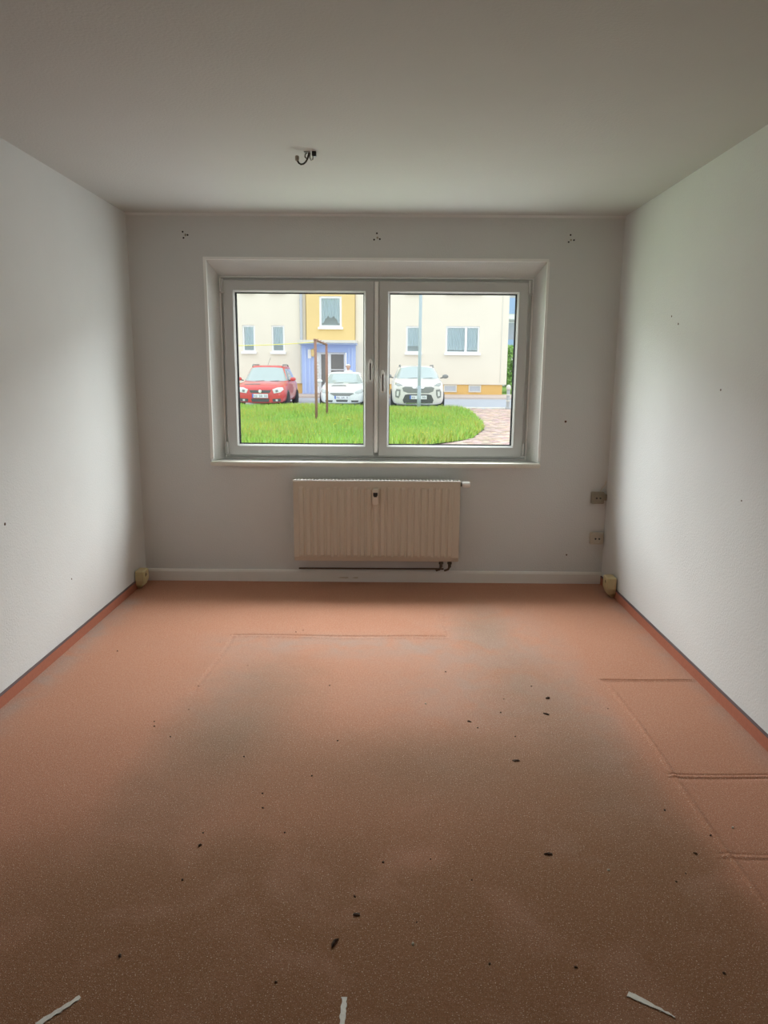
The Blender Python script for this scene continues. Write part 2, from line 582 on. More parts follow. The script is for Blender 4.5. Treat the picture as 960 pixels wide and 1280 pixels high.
def blob(cx, cy, rx, ry, amt, p=2.0):
    global S
    d = ((np.abs(GX - cx) / rx) ** p + (np.abs(GY - cy) / ry) ** p)
    S = 1 - (1 - S) * (1 - amt * np.exp(-d))


blob(-0.64, -2.28, 0.26, 0.36, 0.80)
blob(-0.80, -2.75, 0.26, 0.36, 0.40)
blob(0.15, -2.48, 0.46, 0.24, 0.62)
blob(0.50, -2.55, 0.36, 0.38, 0.45)
blob(0.80, -2.60, 0.18, 0.70, 0.60)
blob(0.66, -1.85, 0.22, 0.50, 0.45)
blob(0.58, -0.92, 0.16, 0.34, 0.45)
blob(-0.55, -1.75, 0.26, 0.34, 0.42)
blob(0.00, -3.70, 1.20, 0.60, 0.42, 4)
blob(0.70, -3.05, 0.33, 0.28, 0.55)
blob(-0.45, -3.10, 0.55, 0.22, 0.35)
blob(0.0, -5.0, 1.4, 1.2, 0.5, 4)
S = S * (1 - sst(0.98, 1.08, GX) * 0.94) * (1 - (1 - sst(-1.08, -0.90, GX)) * 0.88 * sst(-3.3, -2.5, GY))
S1 = S
S = np.zeros_like(GX)
blob(0.62, -1.00, 0.30, 0.45, 0.75)
blob(0.25, -1.28, 0.65, 0.16, 0.80)
blob(-0.35, -1.22, 0.60, 0.13, 0.85)
blob(0.45, -1.75, 0.45, 0.45, 0.75)
blob(-0.72, -1.75, 0.22, 0.50, 0.60)
blob(0.90, -2.10, 0.16, 0.80, 0.60)
S = S * (1 - sst(1.0, 1.10, GX) * 0.9)
S = np.maximum(S, 0.95 * np.exp(-((GX - XL - 0.05) / 0.085) ** 2) * sst(-3.0, -1.8, GY) * (1 - sst(-.55, -.35, GY)))
S = np.maximum(S, 0.55 * np.exp(-((GX - XR + 0.03) / 0.07) ** 2))
S2 = S
S = np.zeros_like(GX)  # brown layer: dirt plus painted dimness towards the front of the floor
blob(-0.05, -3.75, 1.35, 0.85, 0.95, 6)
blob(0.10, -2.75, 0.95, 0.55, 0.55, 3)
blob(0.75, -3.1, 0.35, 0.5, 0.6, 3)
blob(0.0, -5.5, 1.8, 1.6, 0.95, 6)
SOIL_SHADE = np.stack([S1, S2, S * (1 - sst(1.0, 1.15, GX) * 0.6)], -1).reshape(-1, 3)
nx, ny = len(gx), len(gy)
idx = np.arange(nx * ny).reshape(ny, nx)
F = np.stack([idx[:-1, :-1], idx[:-1, 1:], idx[1:, 1:], idx[1:, :-1]], -1).reshape(-1, 4)
fl = numpy_mesh('floor', np.stack([GX, GY, Z], -1).reshape(-1, 3), F, M['carpet'], colors=SOIL_SHADE, attr='soil', smooth=True)
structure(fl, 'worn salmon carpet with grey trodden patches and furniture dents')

# skirtings
b = structure(MB().prism([(0, 0), (-0.018, 0), (-0.018, 0.070), (-0.012, 0.082), (-0.006, 0.085), (0, 0.085)], XL, XR, 'x').build('baseboard_front', M['white_wood']),
              'white painted wooden baseboard under the window')
for x0, x1 in ((-0.34, -0.26), (-0.24, -0.19)):
    MB().prism([(x0, .030), (x0 + .02, .037), (x1 - .01, .038), (x1, .030), (x1 - .02, .025)], -0.0178, -0.0190, 'y').build('peeled_patch', M['sock_beige'], b)
for nm, xa, s_, lab in (('baseboard_left', XL, 1, 'salmon carpet skirting with dark edge along the left wall'),
                        ('baseboard_right', XR, -1, 'salmon carpet skirting with dark edge along the right wall')):
    pr = [(xa, 0), (xa + s_ * 0.009, 0), (xa + s_ * 0.009, 0.055), (xa, 0.055)]
    b = structure(MB().prism(pr, -0.02, YR, 'y').build(nm, M['skirt']), lab)
    pr = [(xa, 0.055), (xa + s_ * 0.011, 0.055), (xa + s_ * 0.009, 0.061), (xa, 0.062)]
    MB().prism(pr, -0.02, YR, 'y').build('edge_band', M['skirt_edge'], b)

# ------------------------------------------------------------------ window
win = structure(empty('window_1', (-0.074, SY, FZ0)), 'white two-sash plastic window overlooking a lawn')


def frame_ring(mb, x0, x1, z0, z1, w, y0, y1):
    mb.box(x0, x1, y0, y1, z0, z0 + w)
    mb.box(x0, x1, y0, y1, z1 - w, z1)
    mb.box(x0, x0 + w, y0, y1, z0 + w, z1 - w)
    mb.box(x1 - w, x1, y0, y1, z0 + w, z1 - w)
    return mb


mb = frame_ring(MB(), FX0, FX1, FZ0, FZ1, 0.055, SY + 0.005, SY + 0.075)
mb.box(-0.103, -0.043, SY + 0.005, SY + 0.075, FZ0 + 0.055, FZ1 - 0.055)
mb.build('fixed_frame', M['pvc'], win, bevel=0.004)
MB().prism([(-0.0865, 0.100), (-0.083, 0.088), (-0.063, 0.088), (-0.0595, 0.100), (-0.0595, 0.136), (-0.0865, 0.136)], 0.925, 2.090, 'z').build('mullion_cover', M['bead'], win)
frame_ring(MB(), FX0 - 0.004, FX1 + 0.004, FZ0 - 0.002, FZ1 + 0.004, 0.010, SY - 0.006, SY + 0.006).build('sealing_strip', M['bead'], win)


def sash(x0, x1, z0, z1, gx0, gx1, gz0, gz1, hx, hz0, hz1, hinge_x):
    mb = MB()
    y0, y1 = 0.098, 0.165
    # profiled sash: flat face sloping to the glazing bead
    ro = [(x0, z0), (x1, z0), (x1, z1), (x0, z1)]
    e = 0.012
    rm = [(gx0 - e, gz0 - e), (gx1 + e, gz0 - e), (gx1 + e, gz1 + e), (gx0 - e, gz1 + e)]
    ri = [(gx0, gz0), (gx1, gz0), (gx1, gz1), (gx0, gz1)]
    rb = [(x0 + .006, z0 + .006), (x1 - .006, z0 + .006), (x1 - .006, z1 - .006), (x0 + .006, z1 - .006)]
    layers = [(ro, y1), (ro, y0 + 0.006), (rb, y0), (rm, y0), (ri, y0 + 0.014), (ri, y1)]
    vs_ = [(p[0], y, p[1]) for r, y in layers for p in r]
    f_ = []
    n = len(layers)
    for a in range(n):
        b_ = (a + 1) % n
        f_ += [(a * 4 + i, a * 4 + (i + 1) % 4, b_ * 4 + (i + 1) % 4, b_ * 4 + i) for i in range(4)]
    s_ = mb.add(vs_, f_).build('sash', M['pvc'], win)
    frame_ring(MB(), gx0 - 0.001, gx1 + 0.001, gz0 - 0.001, gz1 + 0.001, 0.005, 0.116, 0.1655).build('gasket', M['gasket'], s_)
    gp = MB().box(gx0, gx1, 0.128, 0.132, gz0, gz1).build('glass_pane', M['glass'], s_)
    gp.data.materials.append(M['glass_clear'])
    for q_ in gp.data.polygons:
        q_.material_index = 0 if q_.normal.y < -0.5 else 1
    # handle: rosette, neck and hanging lever
    mb = MB()
    mb.prism([(hx + 0.014 * math.cos(a) , (hz1 - 0.012) + 0.032 * math.sin(a)) for a in np.linspace(0, 2 * PI, 16, endpoint=False)], 0.098, 0.088)
    mb.lathe([(0.008, 0.090), (0.008, 0.058)], (hx, 0, hz1 - 0.012), 'y', 12)
    lev = [(hx - 0.010, hz1 - 0.003), (hx - 0.006, hz1), (hx + 0.006, hz1), (hx + 0.010, hz1 - 0.003), (hx + 0.011, hz0 + 0.008), (hx + 0.007, hz0), (hx - 0.007, hz0), (hx - 0.011, hz0 + 0.008)]
    mb.prism(lev, 0.062, 0.048)
    h = mb.build('handle', M['bead'], s_, bevel=0.0015, seg=1)
    MB().prism([(hx - .004, hz1 - .012), (hx + .004, hz1 - .012), (hx + .004, hz0 + .012), (hx - .004, hz0 + .012)], 0.0485, 0.0470).build('grip_shade', M['trim'], h)  # dark strip painting the shadow down the lever
    # hinges
    for hz in (gz1 + 0.005, z0 + 0.015):
        mb = MB()
        mb.lathe([(0.008, 0), (0.009, 0.005), (0.009, 0.075), (0.007, 0.082)], (hinge_x, 0.092, hz), 'z', 12)
        mb.box(hinge_x - 0.016, hinge_x + 0.016, 0.090, 0.104, hz - 0.012, hz - 0.002)
        mb.build('hinge', M['pvc'], s_)
    return s_


sash(-1.125, -0.088, 0.897, 2.094, -1.045, -0.160, 0.977, 2.016, -0.113, 1.421, 1.557, -1.128)
sash(-0.058, 0.966, 0.897, 2.094, 0.017, 0.890, 0.977, 2.016, -0.027, 1.345, 1.482, 0.972)
MB().box(FX0 - 0.075, FX1 + 0.076, -0.032, SY + 0.01, 0.836, 0.866).build('window_sill', M['sill'], win, bevel=0.006)
MB().box(FX0, FX1, SY + 0.075, T + 0.04, 0.845, 0.872).build('outer_sill', M['zinc'], win)

# ------------------------------------------------------------------ radiator
RX0, RX1, RZ0, RZ1, RYF = -0.636, 0.512, 0.176, 0.755, -0.120
rad = tag(empty('radiator', ((RX0 + RX1) / 2, -0.06, RZ0)), 'cream ribbed panel radiator mounted below the window', 'radiator')
# pressed front sheet
xs, pz = [], 0.0
n_rib = 23
x_in0, x_in1 = RX0 + 0.035, RX1 - 0.035
pitch_r = (x_in1 - x_in0) / n_rib
xs = [RX0, RX0 + 0.02]
hs = [0, 0]
for i in range(n_rib):
    a = x_in0 + i * pitch_r
    xs += [a, a + pitch_r * .16, a + pitch_r * .62, a + pitch_r * .78]
    hs += [0, 1, 1, 0]
xs += [x_in1, RX1 - 0.02, RX1]
hs += [0, 0, 0]
zs = [RZ0 + 0.005, RZ0 + 0.035, RZ0 + 0.050, RZ1 - 0.062, RZ1 - 0.045, RZ1 - 0.012, RZ1 - 0.002]
zh = [0, 0, 1, 1, 0, 0, 0]
yo = [0.012, 0, 0, 0, 0, 0, 0.012]
vs_, fs = [], []
for j, z in enumerate(zs):
    for i, x in enumerate(xs):
        vs_.append((x, RYF + yo[j] - 0.007 * hs[i] * zh[j], z))
n = len(xs)
for j in range(len(zs) - 1):
    for i in range(n - 1):
        fs.append((j * n + i, j * n + i + 1, (j + 1) * n + i + 1, (j + 1) * n + i))
fp = MB().add(vs_, fs).build('front_panel', M['enamel'], rad)
MB().box(RX0 + 0.01, RX1 - 0.01, -0.060, -0.045, RZ0 + 0.01, RZ1 - 0.03).build('back_panel', M['enamel'], rad)
for xa in (RX0 - 0.003, RX1 - 0.003):
    MB().box(xa, xa + 0.006, RYF + 0.010, -0.035, RZ0 + 0.01, RZ1 - 0.004).build('side_panel', M['enamel'], rad)
mb = MB()
mb.box(RX0 - 0.004, RX1 + 0.004, RYF + 0.002, RYF + 0.014, RZ1 - 0.008, RZ1)
mb.box(RX0 - 0.004, RX1 + 0.004, -0.045, -0.033, RZ1 - 0.008, RZ1)
for i in range(48):
    x = RX0 + 0.004 + i * (RX1 - RX0 - 0.014) / 47
    mb.box(x, x + 0.008, RYF + 0.014, -0.045, RZ1 - 0.006, RZ1 - 0.001)
mb.build('top_grille', M['enamel_white'], rad)
for x in (RX0 + 0.2, RX1 - 0.2):
    MB().box(x, x + 0.03, -0.05, -0.006, RZ0 + 0.06, RZ1 - 0.05).build('wall_bracket', M['enamel'], rad)
# heat meter
hm = MB().box(-0.092, -0.050, RYF - 0.032, RYF - 0.004, 0.590, 0.700).build('heat_meter', M['meter'], rad, bevel=0.006)
hm['label'] = 'small white heat meter clipped to the front'
MB().prism([(-0.086, 0.676), (-0.056, 0.676), (-0.056, 0.658), (-0.062, 0.645), (-0.080, 0.645), (-0.086, 0.658)], RYF - 0.0315, RYF - 0.034).build('display', M['black'], hm)
MB().box(-0.080, -0.062, RYF - 0.020, RYF - 0.003, 0.575, 0.588).build('clip', M['enamel'], hm)
# thermostat head
th = MB().lathe([(0.010, 0.0), (0.010, 0.010), (0.019, 0.012), (0.021, 0.020), (0.021, 0.060), (0.018, 0.066)], (RX1 + 0.004, -0.085, 0.727), 'x', 18).build('thermostat_head', M['enamel_white'], rad)
MB().lathe([(0.014, 0.0), (0.014, 0.012)], (RX1 + 0.003, -0.085, 0.727), 'x', 14).build('valve_collar', M['brass'], th)
# lower valves and pipe
for x in (0.395, 0.455):
    v = MB().lathe([(0.012, 0), (0.016, -0.008), (0.016, -0.022), (0.011, -0.026), (0.011, -0.045)], (x, -0.085, RZ0 + 0.004), 'z', 12).build('lower_valve', M['brass'], rad)
    MB().tube([(x, -0.085, RZ0 - 0.040), (x - 0.01, -0.080, RZ0 - 0.060), (x - 0.03, -0.055, RZ0 - 0.074)], 0.008, 8).build('pipe_elbow', M['pipe'], v)
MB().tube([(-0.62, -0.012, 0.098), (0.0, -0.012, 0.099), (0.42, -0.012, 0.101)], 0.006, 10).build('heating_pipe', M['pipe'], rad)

# ------------------------------------------------------------------ sockets
def wall_socket(x0, x1, z0, z1, mat, label, name='wall_socket'):
    cx, cz = (x0 + x1) / 2, (z0 + z1) / 2
    t = tag(empty(name, (cx, 0, z0)), label, 'socket', 'wall sockets beside the right corner')
    MB().box(x0, x1, -0.036, 0.0, z0, z1).build('housing', mat, t, bevel=0.005)
    MB().lathe([(0.033, -0.037), (0.033, -0.0405), (0.029, -0.0410), (0.026, -0.0375)], (cx, 0, cz), 'y', 24).build('round_insert', mat, t)
    for dx in (-0.013, 0.013):
        MB().lathe([(0.0062, -0.036), (0.0062, -0.0425), (0.004, -0.0426)], (cx + dx, 0, cz), 'y', 10).build('pin_hole', M['black'], t)
    return t


t = wall_socket(1.447, 1.535, 0.588, 0.672, M['sock_grey'], 'grey-beige two-hole wall socket, the upper one by the right corner')
MB().tube([(1.505, -0.016, 0.672), (1.520, -0.010, 0.698), (1.540, -0.008, 0.722), (1.547, -0.007, 0.748)], 0.0032, 8).build('cable', M['sock_beige'], t)
MB().box(1.535, 1.556, -0.022, 0, 0.610, 0.655).build('cable_clip', M['sock_grey'], t, bevel=0.003)
t = wall_socket(1.455, 1.548, 0.296, 0.380, M['sock_beige'], 'paler beige two-hole wall socket, the lower one by the right corner')


def corner_box(xw, s_, y, h, label):
    t = tag(empty('yellowed_socket', (xw, y, 0)), label, 'socket', 'yellowed boxes on the skirtings')
    # body tapering down towards the wall
    d, w = 0.060, 0.105
    lv = [(h, d * .86, w * .90), (h - 0.006, d, w), (h * .48, d, w), (h * .22, d * .80, w * .82), (0.012, d * .50, w * .50), (0.004, d * .36, w * .36)]
    vs_, fs = [], []
    for z, dd, ww in lv:
        vs_ += [(xw, y - ww / 2, z), (xw + s_ * dd * .88, y - ww / 2, z), (xw + s_ * dd, y - ww / 2 + 0.008, z), (xw + s_ * dd, y + ww / 2 - 0.008, z), (xw + s_ * dd * .88, y + ww / 2, z), (xw, y + ww / 2, z)]
    n = 6
    for a in range(len(lv) - 1):
        fs += [(a * n + i, a * n + (i + 1) % n, (a + 1) * n + (i + 1) % n, (a + 1) * n + i) for i in range(n)]
    fs += [tuple(range(n)), tuple(range((len(lv) - 1) * n, len(lv) * n))[::-1]]
    MB().add(vs_, fs).build('housing', M['yellowed'], t)
    xf = xw + s_ * d
    MB().lathe([(0.017, 0.0), (0.017, s_ * 0.004), (0.012, s_ * 0.0045), (0.011, s_ * 0.001)], (xf, y - 0.018, h - 0.030), 'x', 18).build('round_port', M['yellowed'], t)
    MB().lathe([(0.0105, 0.0), (0.0105, s_ * 0.0030), (0.006, s_ * 0.0032)], (xf, y - 0.018, h - 0.030), 'x', 14).build('port_hole', M['brass'], t)
    return t


corner_box(XL + 0.009, 1, -0.20, 0.132, 'yellowed plastic socket box on the left skirting by the baseboard')
corner_box(XR - 0.009, -1, -0.32, 0.145, 'yellowed plastic socket box on the right skirting below the sockets')

# ------------------------------------------------------------------ ceiling hook with loose wiring
hk = tag(empty('ceiling_hook', (-0.38, -1.37, H)), 'dark ceiling lamp hook with loose wires and a black terminal', 'hook')
MB().tube([(-0.372, -1.37, 2.502), (-0.374, -1.37, 2.487), (-0.380, -1.37, 2.470), (-0.388, -1.37, 2.456), (-0.399, -1.37, 2.447), (-0.411, -1.37, 2.445), (-0.421, -1.37, 2.451), (-0.428, -1.37, 2.463)], 0.0042, 10).build('hook', M['wire_dark'], hk, smooth=True)
MB().lathe([(0.0055, -0.004), (0.009, 0), (0.0095, 0.016), (0.006, 0.020)], (-0.429, -1.37, 2.463), 'z', 12).build('end_cap', M['sock_grey'], hk)
MB().box(-0.358, -0.338, -1.386, -1.362, 2.478, 2.500).build('terminal_block', M['black'], hk, bevel=0.002)
MB().box(-0.396, -0.366, -1.378, -1.362, 2.496, 2.5002).build('ceiling_plate', M['wire_grey'], hk)
MB().tube([(-0.366, -1.372, 2.495), (-0.369, -1.372, 2.474), (-0.362, -1.372, 2.462), (-0.355, -1.372, 2.466), (-0.353, -1.372, 2.480)], 0.0028, 8).build('loose_wire', M['wire_grey'], hk)
MB().tube([(-0.378, -1.366, 2.499), (-0.391, -1.366, 2.490), (-0.392, -1.366, 2.478), (-0.384, -1.366, 2.472)], 0.0028, 8).build('loose_wire', M['wire_dark'], hk)

# ------------------------------------------------------------------ bits lying on the carpet
def floor_z(x, y):
    i = int(np.clip(np.searchsorted(gx, x), 0, nx - 1))
    j = int(np.clip(np.searchsorted(gy, y), 0, ny - 1))
    return float(Z[j, i])


def crumb(name, x, y, lx, ly, h, ang, mat, label, cat, group=None, jag=0.3):
    n = 9
    pts = []
    for k in range(n):
        a = k / n * 2 * PI
        r = 1 + random.uniform(-jag, jag)
        px, py = lx / 2 * r * math.cos(a), ly / 2 * r * math.sin(a)
        pts.append((px * math.cos(ang) - py * math.sin(ang), px * math.sin(ang) + py * math.cos(ang)))
    vs_ = [(p[0], p[1], 0) for p in pts] + [(p[0] * 1.06, p[1] * 1.06, h * .45) for p in pts] + [(p[0] * .5, p[1] * .5, h * random.uniform(.8, 1.1)) for p in pts]
    fs = [tuple(range(n))[::-1], tuple(range(2 * n, 3 * n))]
    for a in (0, n):
        fs += [(a + i, a + (i + 1) % n, a + n + (i + 1) % n, a + n + i) for i in range(n)]
    o = MB().add(vs_, fs).build(name, mat)
    o.location = (x, y, floor_z(x, y))
    tag(o, label, cat, group)
    return o


BIG = [
    (0.766, -1.872, .030, .020, .010, 0.4, 'crumb', 'largest dark clump of dirt, right of the carpet middle'),
    (0.723, -2.032, .030, .012, .008, -0.5, 'crumb', 'short dark stick-like bit just in front of the largest clump'),
    (0.371, -2.105, .024, .010, .006, -0.6, 'crumb', 'thin slanting dark bit in the middle of the carpet'),
    (0.521, -2.422, .034, .014, .006, 0.1, 'crumb_brown', 'flat brown flake lying in the grey trodden patch'),
    (0.522, -2.977, .028, .014, .007, -0.15, 'crumb', 'dark flake at the lower edge of the grey patch, right of centre'),
    (-0.074, -3.241, .024, .011, .006, 0.05, 'crumb', 'small flat dark flake behind the curled splinter'),
    (-0.127, -3.343, .036, .010, .010, 1.1, 'crumb', 'curled dark splinter in the front middle of the carpet'),
    (0.991, -2.967, .026, .010, .006, -0.6, 'crumb_brown', 'slanting brown bit left of the third carpet dent on the right'),
    (-0.586, -2.950, .016, .013, .008, 0.3, 'crumb', 'round black pellet on the left of the trodden carpet'),
]
for x, y, lx, ly, h, a, m_, lab in BIG:
    crumb('dirt_bit', x, y, lx * .8, ly * .75, h * .8, a, M[m_], lab, 'dirt', jag=0.55)
SMALL = [(0.549, -2.232), (0.522, -2.02), (0.311, -1.582), (-0.19, -2.28), (-0.264, -1.753), (-0.269, -2.542), (-0.55, -2.41),
         (-0.435, -2.659), (0.558, -1.884), (0.713, -1.743), (0.401, -2.161), (-0.516, -1.034), (-0.477, -1.007), (-0.592, -2.885), (-0.08, -3.17),
         (0.001, -3.022), (0.149, -3.005), (-0.419, -2.746), (0.095, -3.267), (-0.324, -2.881), (-0.598, -3.108),
         (1.079, -2.878), (0.923, -3.06), (0.268, -3.097), (0.277, -3.407), (1.015, -1.972), (0.869, -3.43), (0.497, -3.415), (0.981, -2.739),
         (0.88, -3.096), (-0.993, -2.129), (-0.979, -2.172), (-0.885, -2.259), (-1.441, -1.345), (-0.875, -2.015), (-0.896, -1.766), (-0.919, -1.206),
         (-0.885, -1.094), (-0.703, -1.523), (-0.264, -3.47), (-0.681, -3.392)]
for x, y in SMALL:
    s_ = random.uniform(0.004, 0.0075)
    crumb('dirt_crumb', x, y, s_ * random.uniform(1, 1.5), s_, s_ * .6, random.uniform(0, 3), M['crumb'], 'tiny dark crumb of dirt lying on the carpet', 'crumb', 'tiny dark crumbs on the carpet')
for x, y in ((0.19, -1.94), (0.082, -3.344), (0.692, -3.049), (1.173, -2.834)):
    crumb('pale_crumb', x, y, .010, .007, .005, random.uniform(0, 3), M['crumb_white'], 'tiny pale crumb lying on the carpet', 'crumb', 'tiny pale crumbs on the carpet')


def tape(p, q, w0, w1, label):
    p, q = Vector((*p, 0)), Vector((*q, 0))
    d = (q - p).normalized()
    nrm = Vector((-d.y, d.x, 0))
    L_ = (q - p).length
    k = 14
    a_, b_ = [], []
    for i in range(k + 1):
        t_ = i / k
        w = (w0 + (w1 - w0) * t_) / 2
        c = p + d * L_ * t_
        a_.append(c + nrm * (w + random.uniform(-.0025, .0015)))
        b_.append(c - nrm * (w + random.uniform(-.0025, .0015)))
    ring = a_ + b_[::-1]
    o = MB().prism([(v.x - p.x, v.y - p.y) for v in ring], 0.0003, 0.0022, 'z').build('tape_strip', M['tape'])
    o.location = (p.x, p.y, 0.0)
    tag(o, label, 'tape', 'torn tape strips on the carpet')
    return o


tape((-0.800, -3.596), (-0.731, -3.518), 0.016, 0.012, 'torn white tape strip at the left front of the carpet')
tape((-0.092, -3.600), (-0.091, -3.512), 0.015, 0.013, 'short white tape strip at the front middle of the carpet')
tape((0.604, -3.494), (0.694, -3.558), 0.017, 0.006, 'pointed white tape strip at the right front of the carpet')

# ================================================================== outdoors
def gz(y):
    """street level rising gently towards the houses"""
    return 0.08 + max(0.0, y - 23.0) * 0.05


EY = np.array([0, 6, 8, 9.03, 10.45, 12.86, 15.5, 18.3, 19.2, 19.7, 20.0])
EX = np.array([-1.0, -1.0, 0.2, 0.975, 1.85, 2.42, 2.72, 2.78, 2.70, 2.45, 2.05])


def lawn_pt(s_, t_):
    y0 = 0.4 + 19.6 * t_
    x = -16 + (np.interp(y0, EY, EX) + 16) * s_
    y = y0 + np.clip((2 - x) / 7, 0, 1) * 1.0 * t_
    z = 0.02 + 0.06 * sst(2, 9, y) + 0.09 * sst(14, 19.5, y) + 0.025 * np.sin(x * 1.3 + 1) * np.sin(y * 0.9) - 0.06 * sst(0.985, 1.0, t_)
    return x, y, z


ss, tt = np.meshgrid(np.linspace(0, 1, 70), np.linspace(0, 1, 90))
lx_, ly_, lz_ = lawn_pt(ss, tt)
idx = np.arange(70 * 90).reshape(90, 70)
F = np.stack([idx[:-1, :-1], idx[:-1, 1:], idx[1:, 1:], idx[1:, :-1]], -1).reshape(-1, 4)
lawn = structure(numpy_mesh('lawn', np.stack([lx_, ly_, lz_], -1).reshape(-1, 3), F, M['soil'], smooth=True), 'lawn ground outside the window')

NB = 95000
s_ = rng.uniform(0.42, 1.0, NB)
t_ = rng.uniform(0.40, 0.995, NB)
bx_, by_, bz_ = lawn_pt(s_, t_)
patch = 0.5 + 0.5 * np.sin(bx_ * 1.7 + 0.6 * np.sin(by_ * 1.1)) * np.sin(by_ * 0.8 + bx_ * .4)
h_ = (0.09 + 0.10 * rng.random(NB) + 0.07 * patch) * (1 - 0.5 * sst(0.985, 1.0, s_))
an = rng.uniform(0, PI, NB)
wd = rng.uniform(0.005, 0.011, NB)
lean = rng.normal(0, 0.05, (NB, 2))
dx, dy = np.cos(an) * wd, np.sin(an) * wd
v = np.zeros((NB, 5, 3), np.float32)
v[:, 0] = np.stack([bx_ - dx, by_ - dy, bz_ - .01], -1)
v[:, 1] = np.stack([bx_ + dx, by_ + dy, bz_ - .01], -1)
v[:, 2] = np.stack([bx_ + dx * .8 + lean[:, 0] * .4, by_ + dy * .8 + lean[:, 1] * .4, bz_ + h_ * .55], -1)
v[:, 3] = np.stack([bx_ - dx * .8 + lean[:, 0] * .4, by_ - dy * .8 + lean[:, 1] * .4, bz_ + h_ * .55], -1)
v[:, 4] = np.stack([bx_ + lean[:, 0], by_ + lean[:, 1], bz_ + h_], -1)
base = np.arange(NB)[:, None] * 5
tri = np.concatenate([base + np.array([[0, 1, 2]]), base + np.array([[0, 2, 3]]), base + np.array([[3, 2, 4]])], 0)
tint = np.stack([0.80 + 0.55 * rng.random(NB) * (0.4 + patch), 0.80 + 0.35 * rng.random(NB), 0.6 + 0.8 * rng.random(NB)], -1)
go = numpy_mesh('grass_blades', v.reshape(-1, 3), tri, M['grass'], colors=np.repeat(tint, 5, 0))
tag(go, 'tall fresh green grass growing on the lawn outside', 'grass', kind='stuff')

# small yellow flowers in the grass
NF = 420
s_ = rng.uniform(0.5, 0.995, NF)
t_ = rng.uniform(0.42, 0.98, NF)
fx, fy, fz = lawn_pt(s_, t_)
mb_v, mb_f = [], []
for i in range(NF):
    r = 0.014
    z = fz[i] + random.uniform(0.12, 0.22)
    n0 = len(mb_v)
    mb_v += [(fx[i], fy[i], z + .008)] + [(fx[i] + r * math.cos(k * PI / 3), fy[i] + r * math.sin(k * PI / 3), z) for k in range(6)] + [(fx[i], fy[i], z - .010)]
    for k in range(6):
        mb_f += [(n0, n0 + 1 + k, n0 + 1 + (k + 1) % 6), (n0 + 7, n0 + 1 + (k + 1) % 6, n0 + 1 + k)]
fo = numpy_mesh('lawn_flowers', mb_v, mb_f, M['flower'])
tag(fo, 'tiny yellow flowers scattered in the grass', 'flowers', kind='stuff')

# broad-leaved weed beside the laundry posts
def weed(x, y, n, hh, label):
    z = 0.08
    t = tag(empty('broad_leaf_weed', (x, y, z)), label, 'plant', 'broad-leaved weeds in the grass')
    for k in range(n):
        a = k * 2.4 + random.uniform(-.3, .3)
        L_ = hh * random.uniform(.7, 1.1)
        d = Vector((math.cos(a), math.sin(a), 0))
        nrm = Vector((-d.y, d.x, 0))
        vs_, fs = [], []
        K = 6
        for i in range(K + 1):
            u = i / K
            c = d * (L_ * .8 * u) + Vector((0, 0, L_ * (1.2 * u - .75 * u * u)))
            w = 0.055 * math.sin(PI * min(1, u * .92 + .06)) + .003
            vs_ += [c - nrm * w, c + Vector((0, 0, -.010)), c + nrm * w]
        for i in range(K):
            fs += [(i * 3, i * 3 + 1, i * 3 + 4, i * 3 + 3), (i * 3 + 1, i * 3 + 2, i * 3 + 5, i * 3 + 4)]
        MB().add(vs_, fs).build('leaf', M['weed'], t, local=True, smooth=True)
    return t


weed(-1.10, 13.9, 12, 0.36, 'broad-leaved green weed right of the brown laundry posts')
weed(-1.62, 14.1, 9, 0.28, 'smaller broad-leaved weed at the foot of the near brown post')

# paved path of clay pavers, set diagonally
structure(MB().add([(-3, 6.5, 0.035), (12, 6.5, 0.035), (12, 23.3, 0.035), (-3, 23.3, 0.035)], [(0, 1, 2, 3)]).build('path_bed', M['joint']), 'sand bed under the clay pavers')
pv = []
ca, sa = math.cos(PI / 4), math.sin(PI / 4)
lp, wp, gap = 0.24, 0.12, 0.012
for i in range(-60, 160):
    for j in range(-60, 200):
        u = (j + (0.5 if i % 2 else 0)) * (lp + gap)
        w_ = i * (wp + gap)
        x, y = 3.0 + u * ca - w_ * sa, 8.0 + u * sa + w_ * ca
        if 7.0 < y < 23.2 and 0.0 < x < 7.2:
            y_in = min(y, 20.0)
            edge = np.interp(y_in, EY, EX) - 0.05
            if x > edge or y > 20.3:
                if x < 2.4 and y > 19.9:
                    continue
                pv.append((x, y))
pv = np.array(pv)
NP = len(pv)
hx, hy = lp / 2, wp / 2
corn = np.array([(-hx, -hy), (hx, -hy), (hx, hy), (-hx, hy)])
rc = np.stack([corn[:, 0] * ca - corn[:, 1] * sa, corn[:, 0] * sa + corn[:, 1] * ca], -1)
zt = 0.075 + rng.uniform(-0.006, 0.006, NP)
v = np.zeros((NP, 8, 3), np.float32)
v[:, :4, :2] = pv[:, None, :] + rc[None]
v[:, :4, 2] = 0.03
v[:, 4:, :2] = pv[:, None, :] + rc[None] * 0.95
v[:, 4:, 2] = zt[:, None]
base = np.arange(NP)[:, None] * 8
q = np.concatenate([base + np.array([f]) for f in ((4, 5, 6, 7), (0, 1, 5, 4), (1, 2, 6, 5), (2, 3, 7, 6), (3, 0, 4, 7))], 0)
tint = (0.72 + 0.5 * rng.random((NP, 1))) * np.stack([np.ones(NP), 0.92 + .16 * rng.random(NP), 0.9 + .25 * rng.random(NP)], -1)
po = numpy_mesh('clay_pavers', v.reshape(-1, 3), q, M['paver'], colors=np.repeat(np.clip(tint, 0, 1.4), 8, 0))
tag(po, 'pinkish clay pavers laid diagonally beside the lawn', 'paving', kind='stuff')

